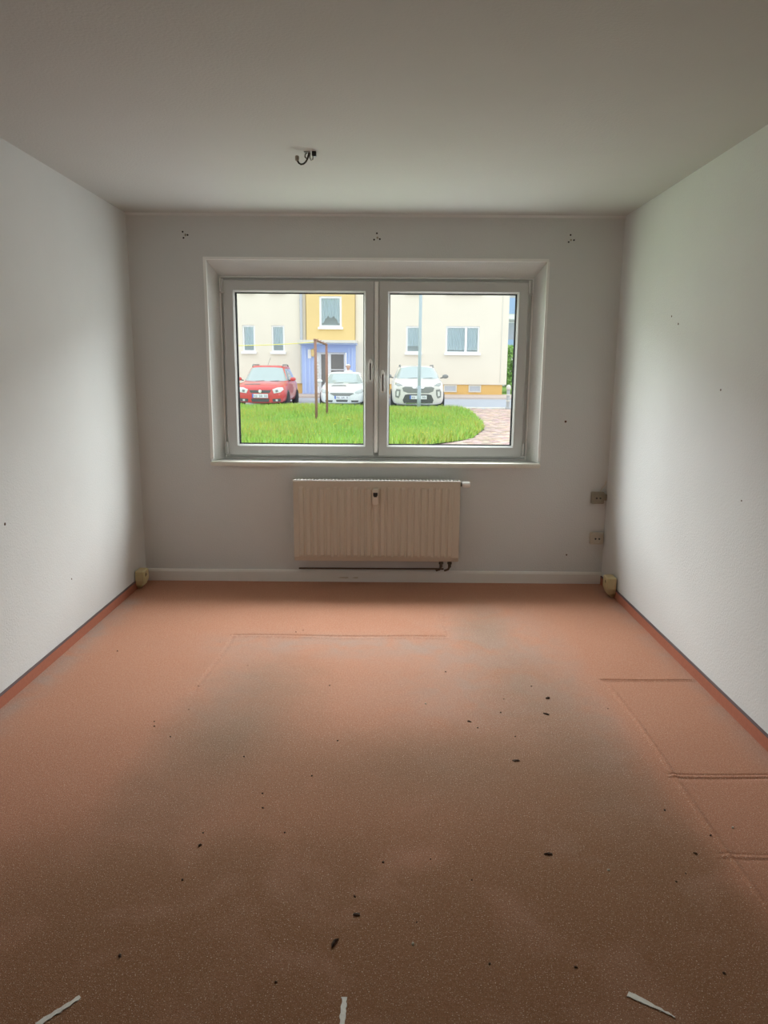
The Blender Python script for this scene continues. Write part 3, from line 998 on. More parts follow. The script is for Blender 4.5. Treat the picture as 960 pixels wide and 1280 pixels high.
# street, kerbs and pavement
structure(MB().add([(-40, 19.0, 0.05), (40, 19.0, 0.05), (40, 23.0, gz(23) - .01), (-40, 23.0, gz(23) - .01), (40, 27.2, gz(27.2) - .01), (-40, 27.2, gz(27.2) - .01)],
                   [(0, 1, 2, 3), (3, 2, 4, 5)]).build('street', M['asphalt']), 'grey asphalt parking street')
kb = structure(empty('kerb', (2.6, 23.4, 0.05)), 'pale kerb stones between paved path and street')
for i in range(9):
    x = 2.55 + i * 1.0
    MB().box(x, x + 0.985, 23.2, 23.75, 0.0, 0.105).build('kerb_stone', M['kerb'], kb, bevel=0.012, seg=1)
structure(MB().prism([(27.2, 0.1), (27.2, gz(27.2) + 0.06), (29.3, gz(29.3) + 0.04), (29.3, 0.1)], -40, 40, 'x').build('pavement', M['pavement']), 'pinkish pavement in front of the houses')
structure(MB().add([(5.4, 29.2, 0.30), (60, 29.2, 0.30), (60, 80, 0.5), (5.4, 80, 0.5)], [(0, 1, 2, 3)]).build('far_lawn', M['soil']), 'green ground beyond the house corner')

# ------------------------------------------------------------------ apartment house across the street
FY = 29.0
TOP = 11.0
bld = tag(empty('apartment_house', (-2.0, FY, 0.3)), 'cream rendered apartment house with ochre stair bay across the street', 'building')


def facade(name, mat, parent, x0, x1, z0, z1, y, holes, depth=0.14):
    xs = sorted({x0, x1} | {h[0] for h in holes} | {h[1] for h in holes})
    zs = sorted({z0, z1} | {h[2] for h in holes} | {h[3] for h in holes})
    mb = MB()
    for a, b_ in zip(xs, xs[1:]):
        for c, d in zip(zs, zs[1:]):
            mx, mz = (a + b_) / 2, (c + d) / 2
            if any(h[0] < mx < h[1] and h[2] < mz < h[3] for h in holes):
                continue
            mb.add([(a, y, c), (b_, y, c), (b_, y, d), (a, y, d)], [(0, 1, 2, 3)])
    for hx0, hx1, hz0, hz1 in holes:
        A, B = rect(hx0, hx1, hz0, hz1, y), rect(hx0, hx1, hz0, hz1, y + depth)
        mb.add(A + B, [(i, (i + 1) % 4, 4 + (i + 1) % 4, 4 + i) for i in range(4)])
    return mb.build(name, mat, parent, fixn=False)


def house_window(h, parent, y, double=None, curtain='plain', fw=0.075):
    x0, x1, z0, z1 = h
    mb = frame_ring(MB(), x0, x1, z0, z1, fw, y + 0.05, y + 0.12)
    if double:
        mb.box(double - 0.055, double + 0.055, y + 0.045, y + 0.12, z0 + fw, z1 - fw)
    w = mb.build('window', M['white_frame'], parent)
    spans = [(x0 + fw, x1 - fw)] if not double else [(x0 + fw, double - .055), (double + .055, x1 - fw)]
    for a, b_ in spans:
        MB().box(a, b_, y + 0.085, y + 0.095, z0 + fw, z1 - fw).build('pane', M['pane'], w)
    MB().box(x0 - 0.06, x1 + 0.06, y - 0.13, y + 0.06, z0 - 0.09, z0 + 0.01).build('window_ledge', M['white_frame'], w)
    MB().box(x0 - 0.05, x1 + 0.05, y + 0.50, y + 0.52, z0 - 0.1, z1 + 0.1).build('dim_room', M['room_dark'], w)
    # lace curtain behind the glass, gathered in folds
    for a, b_ in spans:
        n = max(8, int((b_ - a) / 0.03))
        top, vs_, fs = z1 - fw + .02, [], []
        for i in range(n + 1):
            u = i / n
            x = a + (b_ - a) * u
            yy = y + 0.20 + 0.018 * math.sin(i * 1.9)
            if curtain == 'swag':
                bot = z0 + fw + (z1 - z0 - 2 * fw) * (0.06 + 0.34 * max(0, math.cos((2 * u - 1) * PI / 2 * 1.12)) - 0.13 * math.exp(-((u - .5) / .10) ** 2) + 0.02 * math.sin(u * 40))
            elif curtain == 'cafe':
                bot = z0 + fw + (z1 - z0) * 0.20
            else:
                bot = z0 + fw + (z1 - z0) * 0.06
            vs_ += [(x, yy, bot), (x, yy, top)]
        for i in range(n):
            fs.append((i * 2, i * 2 + 2, i * 2 + 3, i * 2 + 1))
        MB().add(vs_, fs).build('curtain', M['lace'], w)
    return w


LOW = [(-6.66, -6.08, 2.30, 3.50), (-5.32, -4.72, 2.30, 3.50), (0.88, 1.56, 2.31, 3.51), (2.71, 4.26, 2.31, 3.52)]
DZ = 2.68
UPP = [(a, b_, c + DZ, d + DZ) for a, b_, c, d in LOW]
UP2 = [(a, b_, c + 2 * DZ, d + 2 * DZ) for a, b_, c, d in LOW]
lefts = [h for h in LOW + UPP + UP2 if h[1] < -4]
rights = [h for h in LOW + UPP + UP2 if h[0] > 0]
facade('wall', M['cream'], bld, -13, -3.72, 0.90, TOP, FY, lefts)
facade('wall', M['cream'], bld, -1.45, 5.58, 0.90, TOP, FY, rights)
MB().box(5.45, 5.58, FY + 0.001, FY + 10, 0.90, TOP).build('side_wall', M['cream'], bld)
MB().add([(-13, FY, TOP), (5.58, FY, TOP), (5.58, FY + 10, TOP), (-13, FY + 10, TOP)], [(0, 1, 2, 3)]).build('roof', M['zinc'], bld)
for a, b_, m_ in ((-13, -3.72, M['plinth']), (-1.45, 5.40, M['plinth'])):
    MB().box(a, b_, FY + 0.06, FY + 0.5, 0.2, 0.90).build('plinth', m_, bld)
MB().box(-13, -3.72, FY + .001, FY + .3, 0.88, 0.905).build('plinth_drip', M['kerb'], bld)
MB().box(-1.45, 5.58, FY + .001, FY + .3, 0.88, 0.905).build('plinth_drip', M['kerb'], bld)
for h in LOW + UPP + UP2:
    wide = h[1] - h[0] > 1
    house_window(h, bld, FY, double=(h[0] + (h[1] - h[0]) * .60) if wide else None, curtain='plain' if wide else 'cafe')
for a, b_ in ((2.67, 3.28), (3.83, 4.41)):
    f_ = frame_ring(MB(), a, b_, 0.53, 0.86, 0.05, FY + 0.02, FY + 0.08).build('basement_window', M['kerb'], bld)
    MB().box(a + .05, b_ - .05, FY + 0.045, FY + 0.055, 0.58, 0.81).build('pane', M['zinc'], f_)
# ochre stair bay with its window
BY = FY - 0.12
STW = [(-3.10, -2.07, 3.42, 4.80), (-3.10, -2.07, 3.42 + 2.9, 4.80 + 2.9)]
facade('stair_bay', M['ochre'], bld, -3.72, -1.45, 2.70, TOP, BY, STW)
MB().box(-3.72, -3.70, BY, FY + .05, 2.70, TOP).build('bay_side', M['ochre'], bld)
MB().box(-1.47, -1.45, BY, FY + .05, 2.70, TOP).build('bay_side', M['ochre'], bld)
for h in STW:
    house_window(h, bld, BY, curtain='swag', fw=0.095)
# blue entrance portal, canopy, door
GB = 0.34
PY = FY - 0.30
for a, b_ in ((-3.90, -3.36), (-1.86, -1.44)):
    pi_ = MB().box(a, b_, PY, FY + 0.25, GB, 2.64).build('portal_pillar', M['blue'], bld)
    for u in (0.30, 0.66):
        x = a + (b_ - a) * u
        MB().box(x - .03, x + .03, PY - 0.03, PY, GB + .1, 2.50).build('pillar_moulding', M['blue_light'], pi_)
MB().box(-3.36, -1.86, PY, FY + 0.25, 2.30, 2.64).build('portal_lintel', M['blue'], bld)
MB().box(-4.02, -1.34, FY - 1.0, FY, 2.70, 2.82).build('canopy', M['kerb'], bld)
MB().box(-4.00, -1.36, FY - 0.85, FY, 2.64, 2.70).build('canopy_soffit', M['blue_light'], bld)
dr = frame_ring(MB(), -3.12, -1.90, GB, 2.30, 0.085, FY - 0.10, FY - 0.02)
dr.box(-2.72, -2.58, FY - 0.11, FY - 0.02, GB + .085, 2.215)
dr = dr.build('house_door', M['white_frame'], bld)
MB().box(-3.035, -2.72, FY - 0.07, FY - 0.05, GB + .1, 2.215).build('door_pane', M['door_glass'], dr)
MB().box(-2.58, -1.985, FY - 0.07, FY - 0.05, GB + .1, 2.215).build('door_pane', M['door_glass'], dr)
MB().box(-2.58, -1.985, FY - 0.085, FY - 0.05, 1.50, 1.54).build('door_rail', M['white_frame'], dr)
mbx = MB().box(-3.36, -3.12, FY - 0.20, FY - 0.02, GB + .1, 2.30).build('letterbox_panel', M['white_frame'], bld)
for k in range(8):
    z = 0.75 + k * 0.145
    MB().box(-3.335, -3.145, FY - 0.212, FY - 0.20, z, z + 0.11).build('letterbox', M['kerb'], mbx)
MB().box(-3.62, -3.46, PY - 0.07, PY - 0.03, 2.02, 2.42).build('white_sign', M['white_frame'], bld, bevel=0.01)
lm = MB().lathe([(0.05, 0), (0.10, 0.05), (0.11, 0.30), (0.04, 0.36)], (-3.36, PY - 0.14, 2.10), 'z', 14).build('wall_lamp', M['ochre'], bld)
MB().box(-3.38, -3.34, PY - 0.10, PY, 2.36, 2.42).build('lamp_arm', M['trim'], lm)
# downpipe and cable
mb = MB().tube([(-3.93, FY - 0.08, TOP), (-3.93, FY - 0.08, 0.9)], 0.065, 12)
dp = mb.build('downpipe', M['zinc'], bld)
for z in (2.9, 4.6, 6.5):
    MB().lathe([(0.08, 0), (0.08, 0.05)], (-3.93, FY - 0.08, z), 'z', 12).build('pipe_clamp', M['zinc'], dp)
MB().tube([(5.28, FY - 0.012, TOP), (5.28, FY - 0.012, 1.0)], 0.018, 8).build('facade_cable', M['kerb'], bld)

# ------------------------------------------------------------------ house farther back on the right
b2 = tag(empty('balcony_house', (14.0, 48.0, 0.4)), 'grey house with blue balcony panels beyond the house corner', 'building')
MB().box(7.4, 24, 49.6, 60, 0.4, 12).build('wall', M['grey_render'], b2)
for k in range(3):
    z = 5.15 + (k - 1) * 2.9 if k else 2.25
    z = 2.30 + k * 2.88
    s2 = MB().box(7.4, 24, 48.0, 49.6, z, z + 0.36).build('balcony_slab', M['white_frame'], b2)
    for i in range(8):
        MB().box(7.45 + i * 2.06, 7.45 + i * 2.06 + 1.98, 47.95, 48.02, z + 0.36, z + 1.45).build('balcony_panel', M['blue_panel'], s2)
for i in range(4):
    x = 8.2 + i * 4
    w = frame_ring(MB(), x, x + 1.8, 3.2, 5.1, 0.1, 49.5, 49.62).build('window', M['white_frame'], b2)
    MB().box(x + .1, x + 1.7, 49.54, 49.58, 3.3, 5.0).build('pane', M['zinc'], w)

# ------------------------------------------------------------------ shrubs by the corner
def shrub(x, y, z, rx, rz, n, label):
    t = tag(empty('leafy_shrub', (x, y, z)), label, 'shrub', 'shrubs beyond the house corner')
    for k in range(4):
        a = k * 1.7
        MB().tube([(x + .05 * math.cos(a), y + .05 * math.sin(a), z), (x + .3 * rx * math.cos(a), y + .3 * rx * math.sin(a), z + rz * .8), (x + .5 * rx * math.cos(a), y + .5 * rx * math.sin(a), z + rz * 1.4)], 0.035, 6, 0.012).build('stem', M['bark'], t)
    d = rng.normal(size=(n, 3))
    d /= np.linalg.norm(d, axis=1)[:, None]
    lump = 1 + 0.18 * np.sin(d[:, 0] * 7 + x) * np.cos(d[:, 2] * 6)
    r = rng.uniform(0.45, 1, n) ** 0.5 * lump
    c = np.stack([d[:, 0] * r * rx, d[:, 1] * r * rx, rz * 1.05 + d[:, 2] * r * rz], -1)
    a = rng.normal(size=(n, 3))
    a /= np.linalg.norm(a, axis=1)[:, None]
    b_ = np.cross(a, rng.normal(size=(n, 3)))
    b_ /= np.linalg.norm(b_, axis=1)[:, None]
    l = rng.uniform(0.07, 0.13, (n, 1))
    v = np.stack([c - a * l, c + b_ * l * .5, c + a * l, c - b_ * l * .5], 1)
    col = np.repeat((0.6 + 0.8 * rng.random((n, 1))) * np.ones((1, 3)), 4, 0)
    o = numpy_mesh('foliage', v.reshape(-1, 3), np.arange(n * 4).reshape(n, 4), M['leaf'], parent=t, colors=col)
    o['kind'] = 'stuff'
    return t


shrub(7.35, 36.0, 0.30, 1.10, 1.40, 3200, 'tall leafy shrub close behind the house corner')
shrub(8.9, 38.5, 0.32, 1.3, 1.3, 2600, 'rounder leafy shrub to the right behind the bollard')

# ------------------------------------------------------------------ street furniture
lt = tag(empty('lamp_post', (1.10, 19.55, 0.10)), 'slim grey-blue lamp post in front of the pearl white car', 'lamp post')
MB().tube([(1.10, 19.55, 0.10), (1.10, 19.55, 1.2), (1.10, 19.55, 6.2)], 0.052, 14).build('pole', M['steel'], lt, smooth=True)
MB().tube([(1.10, 19.55, 0.08), (1.10, 19.55, 1.0)], 0.064, 14).build('base_sleeve', M['steel'], lt, smooth=True)
MB().tube([(1.10, 19.55, 6.2), (1.10, 19.75, 6.42), (1.10, 20.4, 6.5)], 0.032, 10).build('arm', M['steel'], lt)
MB().box(1.02, 1.18, 20.3, 20.9, 6.44, 6.56).build('lamp_head', M['kerb'], lt, bevel=0.02)
MB().box(1.09, 1.11, 19.485, 19.49, 0.55, 0.75).build('service_door', M['zinc'], lt)

bo = tag(empty('bollard', (4.68, 22.95, 0.07)), 'grey ringed street bollard beside the paved path', 'bollard')
MB().lathe([(0.10, 0), (0.10, 0.06), (0.070, 0.08), (0.065, 0.40), (0.065, 0.72), (0.072, 0.74)], (4.68, 22.95, 0.07), 'z', 18).build('shaft', M['grey_paint'], bo)
MB().lathe([(0.055, 0.74), (0.085, 0.77), (0.095, 0.84), (0.075, 0.90), (0.03, 0.93)], (4.68, 22.95, 0.07), 'z', 18).build('head', M['kerb'], bo)
for z in (0.30, 0.52):
    MB().lathe([(0.082, z), (0.088, z + .02), (0.082, z + .04)], (4.68, 22.95, 0.07), 'z', 18).build('ring', M['kerb'], bo)

lf = tag(empty('laundry_frame', (-1.83, 15.4, 0.06)), 'rusty brown metal laundry frame standing on the lawn', 'laundry frame')
MB().tube([(-1.865, 14.3, 0.03), (-1.87, 14.3, 1.2), (-1.878, 14.3, 2.29)], 0.036, 12).build('post', M['rust'], lf, smooth=True)
MB().tube([(-1.770, 16.6, 0.05), (-1.772, 16.6, 1.2), (-1.775, 16.6, 2.25)], 0.036, 12).build('post', M['rust'], lf, smooth=True)
MB().tube([(-1.880, 14.22, 2.275), (-1.825, 15.5, 2.255), (-1.772, 16.68, 2.235)], 0.026, 10).build('crossbar', M['rust'], lf, smooth=True)
for k in range(4):
    u = 0.1 + k * 0.26
    x, y, z = -1.878 + .103 * u, 14.3 + 2.3 * u, 2.29 - 0.04 * u
    MB().tube([(x - .07, y, z + .03), (x - .08, y, z - .02), (x - .03, y, z - .03), (x, y, z), (x + .05, y, z + .02)], 0.007, 6).build('line_hook', M['rust'], lf)
cl = tag(empty('clothes_line', (-4.2, 14.34, 0.06)), 'thin yellow clothes line stretched left from the laundry frame', 'clothes line')
MB().tube([(-1.90 - 4.9 * u, 14.34, 2.215 - 0.18 * (1 - (2 * u - 1) ** 2) * .55 - 0.02 * u) for u in np.linspace(0, 1, 14)], 0.010, 6).build('line', M['line'], cl)
MB().tube([(-6.8, 14.34, 0.03), (-6.8, 14.34, 2.28)], 0.036, 12).build('end_post', M['rust'], cl)


# ------------------------------------------------------------------ cars
def eval_mesh(o):
    dg = bpy.context.evaluated_depsgraph_get()
    me = bpy.data.meshes.new_from_object(o.evaluated_get(dg))
    o.modifiers.clear()
    old = o.data
    o.data = me
    me.name = old.name
    bpy.data.meshes.remove(old)
    return me


def car_lower(p):
    W2, L_, hf, cz, cy = p['W'] / 2, p['L'], p['hood'], p['cowl_z'], p['cowl_y']
    zb = p['zb']
    st = [(0.0, .76, zb + .04, hf - .16, 0.0), (0.05, .885, zb + .01, hf - .07, .005), (0.18, .955, zb, hf - .005, .02), (0.42, .985, zb, hf + (cz - hf) * .35, .04),
          (0.75, 1.0, zb, hf + (cz - hf) * .72, .05), (cy + .05, 1.0, zb, cz, .04), (cy + .9, 1.0, zb, cz + .01, 0.03), (L_ * .62, 1.0, zb, cz + .02, .03),
          (L_ - .45, .985, zb, cz + .03, .03), (L_ - .12, .93, zb + .03, cz, .02), (L_, .80, zb + .08, cz - .12, 0)]
    vs_, fs = [], []
    for y, w, z0, z1, c in st:
        w *= W2
        half = [(w - .14, z0), (w - .03, z0 + .09), (w, z0 + .30), (w - .015, z1 - .16), (w - .06, z1 - .035), (w - .17, z1 + c * .3)]
        pts = [(0, z0)] + half + [(0, z1 + c)] + [(-a, b_) for a, b_ in half[::-1]]
        vs_ += [(a, y, b_) for a, b_ in pts]
    n = 14
    for i in range(len(st) - 1):
        fs += [(i * n + k, i * n + (k + 1) % n, (i + 1) * n + (k + 1) % n, (i + 1) * n + k) for k in range(n)]
    fs += [tuple(range(n))[::-1], tuple(range((len(st) - 1) * n, len(st) * n))]
    return vs_, fs


def car_cabin(p):
    vs_, fs = [], []
    lv = 9
    seg = 44
    W2 = p['W'] / 2
    for i in range(lv):
        t = i / (lv - 1)
        tz = t if t < 1 else 1
        z = p['cowl_z'] - .03 + (p['H'] - .045 - p['cowl_z'] + .03) * tz
        yf = p['cowl_y'] + (p['roof_y'] - p['cowl_y']) * (t ** .92)
        yr = p['L'] - .30 - (p['rear_rake']) * t
        hw = (W2 - .07) + (p['roof_w'] - (W2 - .07)) * (t ** 1.15)
        cy, hl = (yf + yr) / 2, (yr - yf) / 2
        for k in range(seg):
            a = k / seg * 2 * PI
            c, s_ = math.cos(a), math.sin(a)
            e = 2 / 4.6
            vs_.append((hw * math.copysign(abs(c) ** e, c), cy + hl * math.copysign(abs(s_) ** (2 / 7.0), s_), z))
    for i in range(lv - 1):
        fs += [(i * seg + k, i * seg + (k + 1) % seg, (i + 1) * seg + (k + 1) % seg, (i + 1) * seg + k) for k in range(seg)]
    # crowned roof
    last = (lv - 1) * seg
    ring = [Vector(v_) for v_ in vs_[last:]]
    cen = sum(ring, Vector()) / seg
    for f_, dz in ((.86, .022), (.55, .040)):
        nb = len(vs_)
        vs_ += [tuple(cen + (r_ - cen) * f_ + Vector((0, 0, dz))) for r_ in ring]
        fs += [(last + k, last + (k + 1) % seg, nb + (k + 1) % seg, nb + k) for k in range(seg)]
        last = nb
    vs_.append(tuple(cen + Vector((0, 0, .045))))
    fs += [(last + k, last + (k + 1) % seg, len(vs_) - 1) for k in range(seg)]
    return vs_, fs


def projector(meshes):
    vs_, ps = [], []
    for me in meshes:
        n0 = len(vs_)
        vs_ += [v_.co.copy() for v_ in me.vertices]
        ps += [[n0 + i for i in q_.vertices] for q_ in me.polygons]
    return BVHTree.FromPolygons(vs_, ps)


def dense(pts, n=9):
    out = []
    for i, p in enumerate(pts):
        q_ = pts[(i + 1) % len(pts)]
        out += [(p[0] + (q_[0] - p[0]) * k / n, p[1] + (q_[1] - p[1]) * k / n) for k in range(n)]
    return out


def panel(bvh, pts, axis, off=0.012, thick=0.03):
    """outline laid on the body surface: axis 'f' = front (x,z), 's' = +x side (y,z), 'h' = from above (x,y)"""
    D = {'f': Vector((0, 1, 0)), 's': Vector((-1, 0, 0)), 'h': Vector((0, 0, -1))}[axis]

    def mk(p, d_):
        o = {'f': Vector((p[0], -3, p[1])), 's': Vector((3, p[0], p[1])), 'h': Vector((p[0], p[1], 4))}[axis]
        hit = bvh.ray_cast(o, D)
        loc = hit[0] if hit[0] is not None else o + D * 3.0
        return loc - D * d_
    ring = dense(pts)
    cx, cz = sum(p[0] for p in ring) / len(ring), sum(p[1] for p in ring) / len(ring)
    n = len(ring)
    vs_, fs = [], []
    rings_ = [(1.0, -thick), (1.0, off * .8), (.97, off), (.90, off), (.80, off), (.66, off), (.45, off), (.22, off)]
    for f_, d_ in rings_:
        vs_ += [mk((cx + (p[0] - cx) * f_, cz + (p[1] - cz) * f_), d_) for p in ring]
    for i in range(len(rings_) - 1):
        fs += [(i * n + k, i * n + (k + 1) % n, (i + 1) * n + (k + 1) % n, (i + 1) * n + k) for k in range(n)]
    vs_.append(mk((cx, cz), off))
    l0 = (len(rings_) - 1) * n
    fs += [(l0 + k, l0 + (k + 1) % n, len(vs_) - 1) for k in range(n)]
    return MB().add(vs_, fs)


def mirror(pts):
    return [(-a, b_) for a, b_ in pts][::-1]


def wheel(parent, x, y, r, s_):
    w = MB().lathe([(r * .62, -0.10), (r * .92, -0.105), (r, -0.07), (r, 0.07), (r * .92, 0.105), (r * .62, 0.10)], (x, y, r), 'x', 28).build('wheel', M['tyre'], parent, local=True, smooth=True)
    MB().lathe([(r * .64, s_ * .085), (r * .60, s_ * .10), (r * .20, s_ * .09), (r * .10, s_ * .10)], (x, y, r), 'x', 20).build('rim', M['chrome'], w, local=True)
    return w


def make_car(name, loc, rz, p, label):
    t = tag(empty(name, loc, rz), label, 'car', 'cars parked facing the lawn')
    paint = p['paint']
    body = MB().add(*car_lower(p)).build('body', paint, t, local=True, smooth=True)
    sub = body.modifiers.new('s', 'SUBSURF')
    sub.levels = sub.render_levels = 2
    eval_mesh(body)
    cabin = MB().add(*car_cabin(p)).build('cabin', paint, t, local=True, smooth=True)
    bv = projector([body.data])
    bc = projector([cabin.data])
    W2 = p['W'] / 2
    H_, cz, rw = p['H'], p['cowl_z'], p['roof_w']
    # windscreen
    zt_, zb_ = H_ - p.get('screen_top', .10), cz + .015
    top = [(rw * f_, zt_ + p.get('arch', .015) * (1 - f_ * f_) - (.01 if abs(f_) > .9 else 0)) for f_ in (-.93, -.5, 0, .5, .93)]
    wb = W2 - .115
    MB_ = panel(bc, [(-wb, zb_), (0, zb_ - .0), (wb, zb_)] + top[::-1], 'f', .014, .02)
    ws = MB_.build('windscreen', M['auto_glass'], t, local=True, smooth=True)
    for x in (-.30, .25):
        MB().tube([(x - .05, p['cowl_y'] - .02, cz + .015), (x + .30, p['cowl_y'] + .005, cz + .035)], 0.008, 6).build('wiper', M['trim'], ws, local=True)
    # side windows
    ym = (p['cowl_y'] + p['L']) / 2
    for sgn in (1, -1):
        for y0, y1, y0t, y1t in ((p['cowl_y'] + .42, ym - .10, p['roof_y'] + .12, ym - .10), (ym - .02, p['L'] - .75, ym - .02, p['L'] - .85 - p['rear_rake'] * .5)):
            mbp = panel(bc, [(y0, cz + .05), (y1, cz + .05), (y1t, H_ - .14), (y0t, H_ - .14)], 's', .006, .02)
            if sgn < 0:
                mbp.v = [(-a, b_, c) for a, b_, c in mbp.v]
            mbp.build('side_window', M['auto_glass'], t, local=True, smooth=True)
    # mirrors
    for sgn in (1, -1):
        x = sgn * (W2 - .02)
        m_ = MB().lathe([(0.02, -.06), (0.062, -.05), (0.075, 0.0), (0.070, .04), (0.03, .055)], (x + sgn * .12, p['cowl_y'] + .35, cz + .09), 'y', 14)
        c = Vector((x + sgn * .12, 0, cz + .09))
        m_.v = [(c.x + (v_[0] - c.x) * 1.55, v_[1], v_[2]) for v_ in m_.v]
        mo = m_.build('mirror', p.get('mirror_mat', paint), t, local=True, smooth=True)
        MB().tube([(x - sgn * .06, p['cowl_y'] + .36, cz + .03), (x + sgn * .08, p['cowl_y'] + .35, cz + .06)], 0.020, 8).build('mirror_arm', M['trim'], mo, local=True)
    # wheels and arches
    r = p.get('wheel_r', .31)
    for y in (.80, p['L'] - .78):
        for sgn in (1, -1):
            wheel(t, sgn * (W2 - .085), y, r, sgn)
            pts = [(y + (r + .06) * math.cos(a), max(p['zb'] + .02, r + (r + .06) * math.sin(a))) for a in np.linspace(-.3, PI + .3, 14)]
            mbp = panel(bv, pts, 's', .004, .02)
            if sgn < 0:
                mbp.v = [(-a, b_, c) for a, b_, c in mbp.v]
            mbp.build('wheel_arch', M['trim'], t, local=True)
    # front features
    for nm, pts, mat, off, both in p['front']:
        for q_ in ([pts, mirror(pts)] if both else [pts]):
            panel(bv, q_, 'f', off).build(nm, M[mat], t, local=True, smooth=False)
    # plate
    px, pz0, pz1 = p['plate']
    hit = bv.ray_cast(Vector((0, -3, (pz0 + pz1) / 2)), Vector((0, 1, 0)))[0]
    y = hit.y - .03
    pl = MB().box(-px, px, y - .012, y, pz0, pz1).build('number_plate', M['plate'], t, local=True)
    MB().box(-px, -px + .05, y - .0135, y - .011, pz0, pz1).build('blue_strip', M['plate_blue'], pl, local=True)
    k = 0
    for x in np.arange(-px + .08, px - .05, .062):
        k += 1
        if k in (3, 6):
            continue
        mbk = MB()
        mbk.box(x, x + .010, y - .0135, y - .0115, pz0 + .025, pz1 - .025)
        mbk.box(x, x + .036, y - .0135, y - .0115, pz0 + .025 + .03 * (k % 2), pz0 + .037 + .03 * (k % 2))
        mbk.box(x + .028, x + .038, y - .0135, y - .0115, pz0 + .025, pz1 - .045)
        mbk.build('plate_mark', M['plate_ink'], pl, local=True)
    for nm, fn in p.get('extra', ()):
        fn(nm, t, bv, bc, p)
    return t


def badge(nm, t, bv, bc, p):
    z = p['badge_z']
    y = bv.ray_cast(Vector((0, -3, z)), Vector((0, 1, 0)))[0].y - .03
    o = MB().lathe([(0.062, 0.0), (0.062, -0.012), (0.050, -0.016), (0.050, -0.012), (0.01, -0.012)], (0, y, z), 'y', 24).build('badge', M['chrome'], t, local=True)
    for a in ((-.035, .032, -.012, -.038), (-.012, -.038, 0, -.005), (0, -.005, .012, -.038), (.012, -.038, .035, .032)):
        MB().tube([(a[0], y - .015, z + a[1]), (a[2], y - .015, z + a[3])], 0.005, 6).build('badge_stroke', M['white_frame'], o, local=True)


def hood_strip(nm, t, bv, bc, p):  # dark grey strip laid on the hood
    x0, x1, y0, y1 = p['strip_xy']
    panel(bv, [(x0, y0), (x1, y0), (x1 - .04, y1), (x0 + .04, y1)], 'h', .012, .02).build('hood_strip', M['trim_grey'], t, local=True)


def antenna(nm, t, bv, bc, p):
    MB().tube([(0.0, p['roof_y'] + .15, p['H'] - .01), (.10, p['roof_y'] - .02 + .25, p['H'] + .28)], 0.006, 6).build('antenna', M['trim'], t, local=True)


def rails(nm, t, bv, bc, p):
    for sgn in (1, -1):
        x = sgn * (p['roof_w'] - .05)
        MB().tube([(x, p['roof_y'] + .10, p['H'] - .06), (x, p['roof_y'] + .22, p['H'] + .01), (x, p['L'] - 1.0, p['H'] + .015), (x, p['L'] - .8, p['H'] - .05)], 0.022, 8).build('roof_rail', M[p['rail']], t, local=True)


RED = dict(W=1.86, L=4.25, H=1.585, hood=.83, cowl_z=.97, cowl_y=1.0, roof_y=1.72, roof_w=.63, rear_rake=.35, zb=.20, paint=M['red_paint'], plate=(.29, .40, .54),
           badge_z=.63, strip_xy=(-.62, -.04, .30, .37), rail='trim_grey', wheel_r=.31,
           front=[('grille', [(-.40, .675), (.40, .675), (.34, .575), (-.34, .575)], 'trim', .012, False),
                  ('headlight', [(.44, .70), (.62, .77), (.80, .78), (.84, .70), (.74, .60), (.50, .56)], 'lamp_glass', .014, True),
                  ('headlight_lens', [(.55, .68), (.64, .70), (.66, .62), (.57, .60)], 'trim_grey', .020, True),
                  ('lower_grille', [(-.34, .37), (.34, .37), (.30, .25), (-.30, .25)], 'trim', .012, False),
                  ('fog_lamp', [(.44, .36), (.74, .38), (.74, .27), (.46, .25)], 'trim', .012, True),
                  ('fog_lens', [(.56, .35), (.64, .35), (.64, .28), (.56, .28)], 'lamp_glass', .020, True)],
           extra=[('badge', badge), ('strip_xy', hood_strip), ('antenna', antenna), ('rails', rails)])
make_car('car', (-4.60, 21.45, 0.09), 0.0, RED, 'red car with roof rails and antenna behind the lawn')
WHT = dict(W=1.70, L=4.15, H=1.36, hood=.74, cowl_z=.90, cowl_y=1.0, roof_y=1.75, roof_w=.60, rear_rake=.50, zb=.18, paint=M['white_paint'], plate=(.27, .36, .47),
           strip_xy=(-.42, .15, .40, .55), wheel_r=.30, screen_top=.09,
           front=[('grille', [(-.46, .56), (-.40, .58), (.40, .58), (.46, .56), (.28, .47), (-.28, .47)], 'trim_grey', .012, False),
                  ('headlight', [(.48, .62), (.60, .69), (.76, .73), (.79, .64), (.74, .58), (.50, .56)], 'lamp_grey', .014, True),
                  ('lower_grille', [(-.22, .32), (.22, .32), (.20, .25), (-.20, .25)], 'trim', .012, False),
                  ('air_intake', [(.34, .31), (.62, .31), (.60, .24), (.36, .24)], 'trim', .012, True)],
           extra=[('strip_xy', hood_strip)])
make_car('car', (-1.66, 22.0, 0.09), 0.0, WHT, 'low plain white car parked between red car and window mullion')
